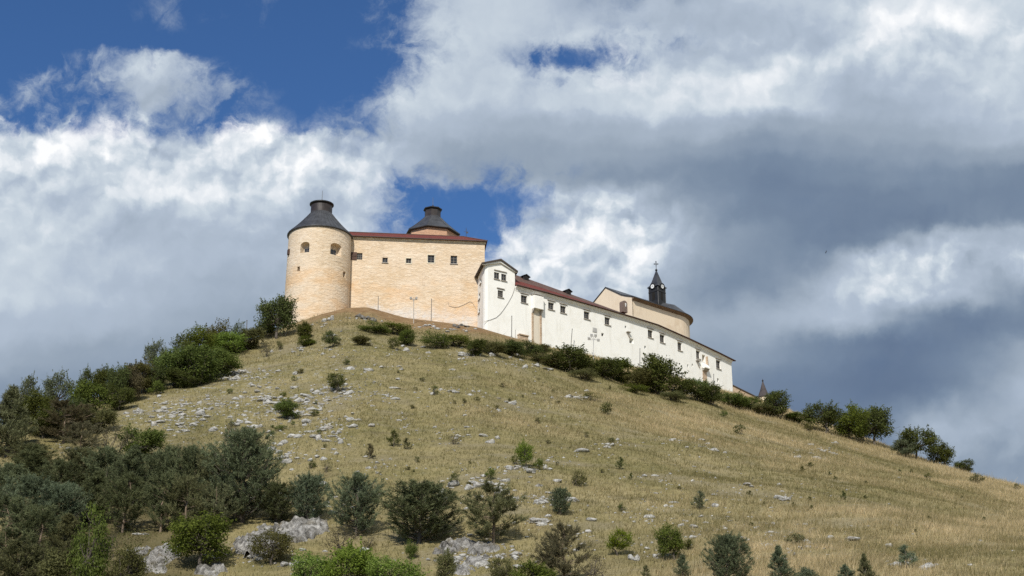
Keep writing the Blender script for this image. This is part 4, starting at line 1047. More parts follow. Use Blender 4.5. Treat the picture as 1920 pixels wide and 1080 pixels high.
for a in [
 (540, 1012, 140, 46, 6, 3, 'broad grey white limestone outcrop right below the pair of dark young pines', 'bedrock_outcrop'),
 (465, 1040, 100, 50, 5, 4, 'layered grey limestone outcrop between the green hawthorn and the small tree on the rocks', 'bedrock_outcrop'),
 (255, 1043, 50, 26, 3, 5, 'low grey limestone ledge left of the tall cracked rock near the lower left', 'bedrock_outcrop'),
 (283, 1072, 62, 56, 3, 6, 'tall cracked white limestone rock between the yellow green tree and the hawthorn', 'bedrock_outcrop'),
 (395, 1078, 60, 24, 3, 7, 'pale rock at the bottom edge below the hawthorn', 'bedrock_outcrop'),
 (850, 1035, 90, 32, 4, 8, 'wide limestone ledge below the dark bushy pine and left of the open branched pine', 'bedrock_outcrop'),
 (905, 1038, 60, 20, 3, 9, 'long low limestone slab below the open branched pine', 'bedrock_outcrop'),
 (895, 1058, 50, 18, 3, 10, 'broken pale rock under the long limestone slab, above the bottom edge', 'bedrock_outcrop'),
 (865, 1078, 56, 24, 3, 11, 'grey white rock at the bottom edge right of the bright green leafy bushes', 'bedrock_outcrop'),
 (972, 1068, 28, 14, 1, 12, 'bright pale boulder near the bottom edge beside the bright low shrub', 'boulder'),
 (877, 914, 20, 20, 1, 13, 'large white boulder with dark cleft in the rock row above the open branched pine', 'boulder'),
 (893, 914, 20, 14, 1, 14, 'rounded beige boulder touching the large cleft white boulder', 'boulder'),
 (912, 911, 22, 15, 2, 15, 'jagged white rocks in the middle of the row above the open branched pine', 'boulder'),
 (936, 912, 20, 10, 2, 16, 'small pale rocks at the right end of the row above the open branched pine', 'boulder'),
 (1026, 880, 20, 12, 2, 17, 'pale grey boulder just right of the bright green leafy shrub on the slope', 'boulder'),
 (970, 880, 44, 8, 4, 18, 'flat grey rock row at the left foot of the bright green leafy shrub', 'boulder'),
 (1144, 836, 22, 12, 2, 19, 'pale rock pair alone on the grass in the middle of the right slope', 'boulder'),
 (638, 833, 15, 10, 1, 20, 'rounded white boulder at the right end of a short rock line, left slope', 'boulder'),
 (592, 822, 26, 11, 2, 21, 'two white boulders on the left slope beside a grey green low shrub', 'boulder'),
 (490, 800, 13, 12, 1, 22, 'single squarish white boulder below the round bright green bush', 'boulder'),
 (503, 812, 16, 10, 1, 23, 'tilted white boulder right below the single squarish one', 'boulder'),
 (530, 861, 26, 9, 3, 24, 'white boulder row just right of the big dark round pine', 'boulder'),
 (556, 862, 15, 7, 1, 25, 'small white boulder at the right end of the row beside the big dark round pine', 'boulder'),
 (590, 859, 22, 9, 2, 26, 'white boulders between two tiny dark shrubs, right of the big dark round pine', 'boulder'),
 (345, 810, 26, 10, 2, 27, 'pale boulder pair above the lower left pine thicket', 'boulder'),
 (258, 774, 20, 16, 3, 28, 'upright white rocks at the left end of the slope beside the dark ridge bushes', 'boulder'),
 (298, 745, 14, 11, 1, 29, 'block of white rock below the pale green shrub at the ridge bushes', 'boulder'),
 (290, 758, 14, 6, 1, 30, 'flat white rock just under the white block near the ridge bushes', 'boulder'),
 (437, 705, 26, 14, 4, 31, 'tight heap of white rocks at the right foot of the big green ridge bushes', 'boulder'),
 (500, 760, 18, 13, 2, 32, 'pair of jagged white rocks upper left of the round bright green bush', 'boulder'),
 (850, 735, 22, 8, 3, 33, 'very white low rocks right of a tiny dark juniper on the upper slope', 'boulder'),
 (762, 658, 17, 9, 1, 34, 'pale rock below the hedge in front of the ochre wall', 'boulder'),
 (690, 598, 46, 14, 5, 35, 'dark grey heap of rocks on the bare mound before the ochre wall', 'rock_heap'),
 (616, 602, 22, 14, 3, 36, 'pale and brown rock pile on bare soil under the round tower', 'rock_heap'),
 (863, 612, 40, 10, 4, 37, 'low dark rock heap at the right foot of the ochre wall', 'rock_heap'),
 (808, 612, 16, 8, 2, 38, 'small pale rock pile on bare soil below the taller ochre wall pole', 'rock_heap'),
 (622, 631, 26, 8, 3, 39, 'pale rocks behind the little dark stemmed tree under the round tower', 'boulder'),
 (875, 668, 28, 13, 3, 40, 'grey white rocks among the shrubs below the white house', 'boulder'),
 (1020, 692, 40, 7, 3, 41, 'long flat grey rock left of the big dark bush below the white wing', 'boulder'),
 (1075, 747, 40, 9, 4, 42, 'grey rock band on the grass below the big dark bush of the white wing', 'boulder'),
 (1263, 738, 9, 14, 1, 43, 'small upright pale stone under the biggest tree before the white wing', 'boulder'),
 (1298, 742, 22, 9, 2, 44, 'pale stones between the shrubs under the right end of the white wing', 'boulder'),
 (1470, 939, 22, 5, 2, 45, 'narrow flat white rock lying alone on the right grass slope', 'boulder'),
 (1410, 916, 16, 5, 1, 46, 'small flat pale rock on the right grass slope, left of the narrow white one', 'boulder'),
 (1190, 1052, 24, 22, 2, 47, 'pale boulder at the foot of the yellow green leafy shrub near the bottom', 'boulder'),
 (1555, 850, 34, 8, 5, 48, 'scatter of pale rocks on the grass below the pair of ridge trees', 'boulder'),
 (1015, 944, 30, 10, 3, 49, 'grey white rocks left of the blue green young pine on the middle slope', 'boulder'),
 (1018, 980, 34, 7, 3, 50, 'low pale rocks below the blue green young pine on the middle slope', 'boulder'),
 (372, 1028, 20, 10, 1, 51, 'small white rock on the grass left of the hawthorn', 'boulder'),
 (265, 1003, 30, 7, 2, 52, 'thin white rock slab on the grass under the pine trunks', 'boulder')]:
    if a[7] == 'bedrock_outcrop': bedrock(*a[:4], a[5], a[6], RO)
    else: outcrop(*a[:7], name=a[7], group=RO)
# ------------------------------------------------------------------ trees and shrubs
def leafmat(name, dark, light, transl=.46, rough=.6):
    t = NT(name); f = t.n('ShaderNodeAttribute', attribute_name='tone').outputs['Fac']; oi = t.n('ShaderNodeObjectInfo').outputs['Random']
    c = t.mix(f, dark, light); hs = t.n('ShaderNodeHueSaturation', i_Hue=t.mr(oi, 0, 1, .485, .515), i_Saturation=t.mr(oi, 0, 1, 1.08, .88), i_Value=t.mr(oi, 0, 1, .86, 1.14), i_Color=c)
    return t.out(hs.outputs[0], rough, None, spec=.1, transl=transl)
L_DARK = leafmat('dark_green_leaves', (0.057, 0.068, 0.017), (0.137, 0.157, 0.039))
L_MID = leafmat('green_leaves', (0.068, 0.091, 0.018), (0.171, 0.212, 0.041))
L_BRIGHT = leafmat('bright_leaves', (0.097, 0.148, 0.017), (0.245, 0.314, 0.046))
L_OLIVE = leafmat('olive_leaves', (0.080, 0.080, 0.025), (0.188, 0.180, 0.064))
L_GREY = leafmat('grey_green_leaves', (0.084, 0.100, 0.052), (0.199, 0.222, 0.123))
L_BROWN = leafmat('brownish_foliage', (0.084, 0.073, 0.036), (0.188, 0.165, 0.089))
L_PINE = leafmat('pine_needles', (0.067, 0.078, 0.034), (0.180, 0.203, 0.098), .32)
L_PINEB = leafmat('blue_pine_needles', (0.075, 0.096, 0.052), (0.200, 0.239, 0.139), .32)
L_PINEO = leafmat('olive_pine_needles', (0.080, 0.082, 0.034), (0.204, 0.207, 0.096), .32)
M_BARK = plain('grey_bark', (.095, .08, .065), .95)
M_BARKP = plain('pale_pine_bark', (.20, .15, .105), .95)

def qleaves(r, pos, nrm, size, elong, curl=.35):
    """small rhombic leaf faces at pos, facing roughly along nrm"""
    n = len(pos)
    a = r.normal(0, 1, (n, 3)); nr = nrm + a * curl; nr /= np.linalg.norm(nr, axis=1)[:, None] + 1e-9
    u = np.cross(nr, r.normal(0, 1, (n, 3))); u /= np.linalg.norm(u, axis=1)[:, None] + 1e-9; v = np.cross(nr, u)
    s_ = size * r.uniform(.6, 1.35, n)[:, None]
    return np.stack([pos - u * s_ * elong, pos + v * s_ * .55, pos + u * s_ * elong, pos - v * s_ * .55], 1).reshape(-1, 3)
def needles(r, pos, dirs, length, width):
    n = len(pos); d_ = dirs + r.normal(0, .38, (n, 3)); d_ /= np.linalg.norm(d_, axis=1)[:, None] + 1e-9
    u = np.cross(d_, r.normal(0, 1, (n, 3))); u /= np.linalg.norm(u, axis=1)[:, None] + 1e-9
    L_ = length * r.uniform(.6, 1.3, n)[:, None]
    return np.stack([pos - u * width, pos + u * width * .9, pos + d_ * L_ + u * width * .25, pos + d_ * L_ - u * width * .25], 1).reshape(-1, 3)
def crown_mesh(name, quads, tone, b):
    rad = np.percentile(np.hypot(quads[:, 0], quads[:, 1]), 95.5); top = np.percentile(quads[:, 2], 99.6)
    k = np.array([.5 / rad, .5 / rad, 1 / top]); quads = quads * k; b.v = [tuple(np.array(q) * k) for q in b.v]
    me = bpy.data.meshes.new(name); mesh_np(me, quads, np.arange(len(quads)).reshape(-1, 4))
    a = me.attributes.new('tone', 'FLOAT', 'POINT'); a.data.foreach_set('value', np.repeat(np.clip(tone, 0, 1), 4).astype(np.float32))
    me.materials.append(L_MID); return me
def limb(b, p0, p1, r0, r1, r, n=5, k=4, bend=.12):
    p0, p1 = np.array(p0, float), np.array(p1, float); L_ = np.linalg.norm(p1 - p0); pts = []
    for f in np.linspace(0, 1, k): pts.append(p0 + (p1 - p0) * f + r.normal(0, bend * L_ * .25, 3) * (0 < f < 1))
    b.tube([tuple(q) for q in pts], list(np.linspace(r0, r1, k)), n); return pts

def broad(seed, low=.18, nclump=26, nleaf=3600, leaf=.021, cr=.17, flat=1.0, open_=0.0, top=1.0, stems=1, shape='round'):
    """broad-leaved tree or bush; height 1, crown about 1 wide"""
    r = np.random.default_rng(seed); b = MB(); cs = []
    for k in range(nclump):
        for _ in range(60):
            d_ = r.normal(0, 1, 3); d_ /= np.linalg.norm(d_); rad = r.uniform(.45, 1) ** .6
            q = d_ * rad * (1 + .75 * float(vn3((d_ * 1.4 + seed * 1.7)[None, :])[0]))
            zc_ = (low + top) / 2; hz_ = (top - low) / 2 - cr * .35
            c = np.array([q[0] * (.5 - cr * .6), q[1] * (.5 - cr * .6), zc_ + q[2] * hz_])
            f = (c[2] - low) / (top - low)
            if shape == 'bush' and f < .4 and r.random() < .2: continue
            if shape == 'cone' and math.hypot(c[0], c[1]) > .5 * (1.08 - f): continue
            if all(np.linalg.norm((c - o[0]) * (1, 1, 1.1)) > cr * .55 for o in cs): break
        cs.append((c, cr * r.uniform(.65, 1.2)))
    base = [np.array([r.normal(0, .05), r.normal(0, .05), 0]) for _ in range(stems)]
    forks = []
    for s_ in base:
        tp = np.array([s_[0] + r.normal(0, .06), s_[1] + r.normal(0, .06), low + (top - low) * .28]) if stems == 1 else np.array([s_[0] * 3.2 + r.normal(0, .05), s_[1] * 3.2, low + .25])
        limb(b, s_ - np.array([0, 0, .06]), tp, .034 / stems ** .5, .02 / stems ** .5, r, 7, 5, .25); forks.append(tp)
    for c, cr_ in cs:
        f0 = forks[int(r.integers(0, len(forks)))]; mid_ = f0 + (c - f0) * .5 + np.array([0, 0, -.03])
        limb(b, f0, mid_, .014, .009, r); limb(b, mid_, c, .009, .004, r)
        for _ in range(3): limb(b, mid_ + (c - mid_) * .6, c + r.normal(0, cr_ * .6, 3), .004, .002, r, 4, 3)
    tot = sum(c[1] ** 2 for c in cs); P_, Nn, T_ = [], [], []
    for c, cr_ in cs:
        m = int(nleaf * cr_ ** 2 / tot * 1.0)
        d_ = r.normal(0, 1, (m, 3)); d_ /= np.linalg.norm(d_, axis=1)[:, None]
        rad = r.uniform(0, 1, m) ** .45 * (1 + .55 * vn3(d_ * 2.2 + seed + c * 9)) * cr_ * 1.15
        q = c + d_ * rad[:, None] * np.array([1.12, 1.12, .85 * flat]); q[:, 2] = np.maximum(q[:, 2], .015)
        P_.append(q); Nn.append(d_ + np.array([0, 0, .45])); T_.append(np.full(m, r.uniform(.25, .75)) + r.normal(0, .17, m))
    P_, Nn, T_ = np.concatenate(P_), np.concatenate(Nn), np.concatenate(T_)
    # sprays sticking out
    if open_:
        k_ = int(len(P_) * open_); i_ = r.integers(0, len(cs), k_); dirs = r.normal(0, 1, (k_, 3)); dirs[:, 2] = abs(dirs[:, 2]) * .9
        g = r.integers(0, 60, k_); rr = np.random.default_rng(seed + 5).normal(0, 1, (60, 3)); rr[:, 2] = abs(rr[:, 2]) + .2; rr /= np.linalg.norm(rr, axis=1)[:, None]
        cc_ = np.array([cs[j % len(cs)][0] for j in range(60)]); cR = np.array([cs[j % len(cs)][1] for j in range(60)])
        e_ = cc_[g] + rr[g] * (cR[g] * r.uniform(.5, 1.75, k_))[:, None] + r.normal(0, .012, (k_, 3))
        P_ = np.concatenate([P_, e_]); Nn = np.concatenate([Nn, rr[g]]); T_ = np.concatenate([T_, r.normal(.6, .15, k_)])
    return b, crown_mesh('crown', qleaves(r, P_, Nn, leaf, 1.0, .7), T_, b)
def pine(seed, prof, nb=70, nt=5200, ln=.05, wd=.0042, low=.06, up=.55, dens=1.0, trunk=True, sub=3):
    """young pine: limbs up the trunk carrying brushes of needles; prof(f) is crown radius at height f"""
    r = np.random.default_rng(seed); b = MB(); lean = r.normal(0, .03, 2)
    limb(b, (0, 0, -.06), (lean[0], lean[1], .93), .026, .005, r, 7, 7, .06)
    P_, D_, T_ = [], [], []; tips = []
    for k in range(nb):
        f = low + (.99 - low) * ((k + r.random()) / nb) ** .9; a = r.uniform(0, 2 * np.pi); R_ = prof(f) * r.uniform(.55, 1.12)
        p0 = np.array([lean[0] * f, lean[1] * f, f * .93]); d_ = np.array([math.cos(a), math.sin(a), 0])
        p1 = p0 + d_ * R_ * .6 + np.array([0, 0, R_ * up * .25]); p2 = p0 + d_ * R_ + np.array([0, 0, R_ * up * .75 + .02])
        b.tube([tuple(p0), tuple(p1), tuple(p2)], [.0075 * (1.15 - f), .005 * (1.15 - f) + .001, .0018], 4)
        tn = r.uniform(.15, .85)
        for j in range(sub + int(R_ * 10)):
            g = r.uniform(.35, 1.0); q = p1 + (p2 - p1) * ((g - .6) / .4) if g > .6 else p0 + (p1 - p0) * (g / .6)
            side_ = r.normal(0, 1, 3); side_[2] = abs(side_[2]) * .8; side_ /= np.linalg.norm(side_)
            q2 = q + side_ * R_ * .30 * r.uniform(.3, 1); tips.append((q2, (q2 - q) / (np.linalg.norm(q2 - q) + 1e-6) + np.array([0, 0, .5]) + d_ * .5, tn))
            tips.append((q, d_ + np.array([0, 0, .6]), tn))
    m = max(6, int(nt * dens / len(tips)))
    for q, d_, tn in tips:
        d_ = d_ / (np.linalg.norm(d_) + 1e-6); s_ = r.uniform(-.5, 1.0, m)[:, None] * ln
        P_.append(q + d_ * s_ + r.normal(0, ln * .22, (m, 3))); D_.append(np.tile(d_ * .75, (m, 1)) + r.normal(0, .5, (m, 3))); T_.append(np.full(m, tn) + r.normal(0, .14, m))
    P_, D_, T_ = np.concatenate(P_), np.concatenate(D_), np.concatenate(T_)
    P_[:, 2] = np.maximum(P_[:, 2], .01)
    return b, crown_mesh('crown', needles(r, P_, D_, ln, wd), T_, b)
roundp = lambda f: .5 * math.sin(math.pi * min(1, (f * .82 + .22))) ** .75
conep = lambda f: .5 * (1 - f) ** .8 * min(1, .62 + f * 2.5)
bushp = lambda f: .5 * (1 - f ** 2.2) ** .5 * min(1, .72 + f)
umbp = lambda f: .5 * math.sin(math.pi * min(1, max(0, (f - .1) * .95 + .12))) ** .7
bigp = lambda f: .5 * math.sin(math.pi * min(1, (f * .74 + .28))) ** .6
KIND = {}
def reg(k, lst, bark): KIND[k] = ([(b.mesh('trunk', [bark], fix=False), c) for b, c in lst], bark)
reg('tree', [broad(11, .13, 36, 7600, .021, .16, 1, .16), broad(12, .17, 32, 7000, .021, .17, .9, .18), broad(13, .10, 40, 8200, .020, .15, 1, .16)], M_BARK)
reg('airy', [broad(21, .2, 26, 4000, .020, .15, 1, .3), broad(22, .14, 30, 4400, .020, .14, 1, .3)], M_BARK)
reg('bush', [broad(31, .0, 38, 7400, .022, .16, .95, .22, 1, 3, 'bush'), broad(32, .0, 34, 6800, .023, .17, 1, .22, 1, 3, 'bush'), broad(33, .0, 42, 7800, .021, .15, 1, .24, 1, 4, 'bush')], M_BARK)
reg('hedge', [broad(41, .02, 30, 4200, .020, .15, 1.2, .2, 1, 4, 'bush'), broad(42, .02, 26, 3600, .021, .16, 1.2, .2, 1, 4, 'bush')], M_BARK)
reg('shrub', [broad(51, .02, 13, 900, .038, .2, 1, .3, 1, 3, 'bush'), broad(52, .02, 11, 800, .040, .22, 1, .3, 1, 3, 'bush'), broad(53, .05, 10, 620, .036, .18, 1, .45, 1, 3)], M_BARK)
reg('twiggy', [broad(61, .1, 16, 900, .018, .16, 1, .5, 1, 5), broad(62, .05, 18, 1000, .018, .15, 1, .5, 1, 5)], M_BARK)
reg('leafy', [broad(71, .02, 40, 7500, .021, .15, 1, .15, 1, 3, 'bush'), broad(72, .04, 36, 7000, .022, .15, 1, .15, 1, 3, 'bush')], M_BARK)
reg('column', [broad(81, .05, 34, 5200, .020, .15, 1.1, .2, 1, 1, 'cone'), broad(82, .08, 30, 4600, .020, .16, 1.1, .2, 1, 1, 'cone')], M_BARK)
reg('pine', [pine(101, roundp, 110, 20000, .042, .0046, .03, .6), pine(102, roundp, 100, 19000, .046, .0048, .04, .6), pine(103, conep, 110, 17000, .042, .0046, .03, .5), pine(104, bushp, 120, 22000, .042, .0048, .02, .6)], M_BARK)
reg('bigpine', [pine(111, bigp, 190, 42000, .032, .0036, .02)], M_BARK)
reg('bushpine', [pine(121, bushp, 150, 30000, .038, .0042, .0, .8), pine(122, bushp, 140, 28000, .038, .0042, .0, .8)], M_BARK)
reg('openpine', [pine(131, umbp, 60, 13000, .046, .0046, .08, .4, 1, True, 2), pine(132, umbp, 54, 12000, .048, .0046, .1, .4, 1, True, 2)], M_BARKP)
reg('spruce', [pine(141, conep, 110, 12000, .042, .0052, .02, .3), pine(142, conep, 90, 9000, .045, .0055, .02, .4)], M_BARK)
reg('sapling', [pine(151, conep, 22, 1100, .10, .011, .06, .5), pine(152, conep, 16, 700, .11, .012, .08, .6)], M_BARK)
BIG = ('tree', 'airy', 'column')
CNT = {}
def plant(px, pyb, pyt, wpx, kind, mat, name, label, cat=None, group=None, back=0.0):
    p = hit(px, min(pyb, 1079))
    if pyb > 1079:
        # rooted below the frame: walk down the slope
        s_ = np.arange(0, 30, .25); t, s0_ = ts(px, pyb); yy = p.y - s_; zz = hill(float(t) * yy, yy); g = zz - (ZC + float(s0_) * yy)
        i_ = int(np.argmin(np.abs(g))); p = Vector((float(t) * yy[i_], yy[i_], zz[i_]))
    if back: p = Vector((p.x * (1 + back / p.y), p.y + back, 0)); p.z = float(hill(p.x, p.y))
    t, st_ = ts(px, pyt); ztop = ZC + float(st_) * p.y; h = max(.3, ztop - p.z); wd_ = wpx * mpp(p) * {G1: 1.14, G4: 1.25, G2: 1.22, G3: 1.16}.get(group, 1.0)
    vars_, bark = KIND[kind]; i = CNT.get(kind, 0); CNT[kind] = i + 1; tm, cm = vars_[i % len(vars_)]
    o = thing(name, label, cat or {'pine': 'pine tree', 'tree': 'tree'}.get(name.split('_')[-1], name.split('_')[-1]), p, group)
    o.scale = (wd_, wd_ * .95, h * 1.0); o.rotation_euler = (0, 0, (i * 2.399 + px * .01) % 6.283)
    a = bpy.data.objects.new('trunk' if name.split('_')[-1] not in ('bush', 'shrub', 'hedge') else 'stem', tm); COL.objects.link(a); a.parent = o
    c = bpy.data.objects.new('crown' if name.split('_')[-1] not in ('bush', 'shrub', 'hedge') else 'foliage', cm); COL.objects.link(c); c.parent = o
    c.material_slots[0].link = 'OBJECT'; c.material_slots[0].material = mat
    return o
G1 = 'trees and bushes along the left ridge'; G2 = 'bushes at the foot of the castle walls'; G3 = 'trees and bushes along the right ridge'
G4 = 'pines of the lower left thicket'; G5 = 'young pines on the lower slope'; G6 = 'small shrubs dotted over the grass slope'; G7 = 'leafy bushes along the bottom edge'
D, Mi, Br, Ol, Gr, Bn, Pi, Pb, Po = L_DARK, L_MID, L_BRIGHT, L_OLIVE, L_GREY, L_BROWN, L_PINE, L_PINEB, L_PINEO
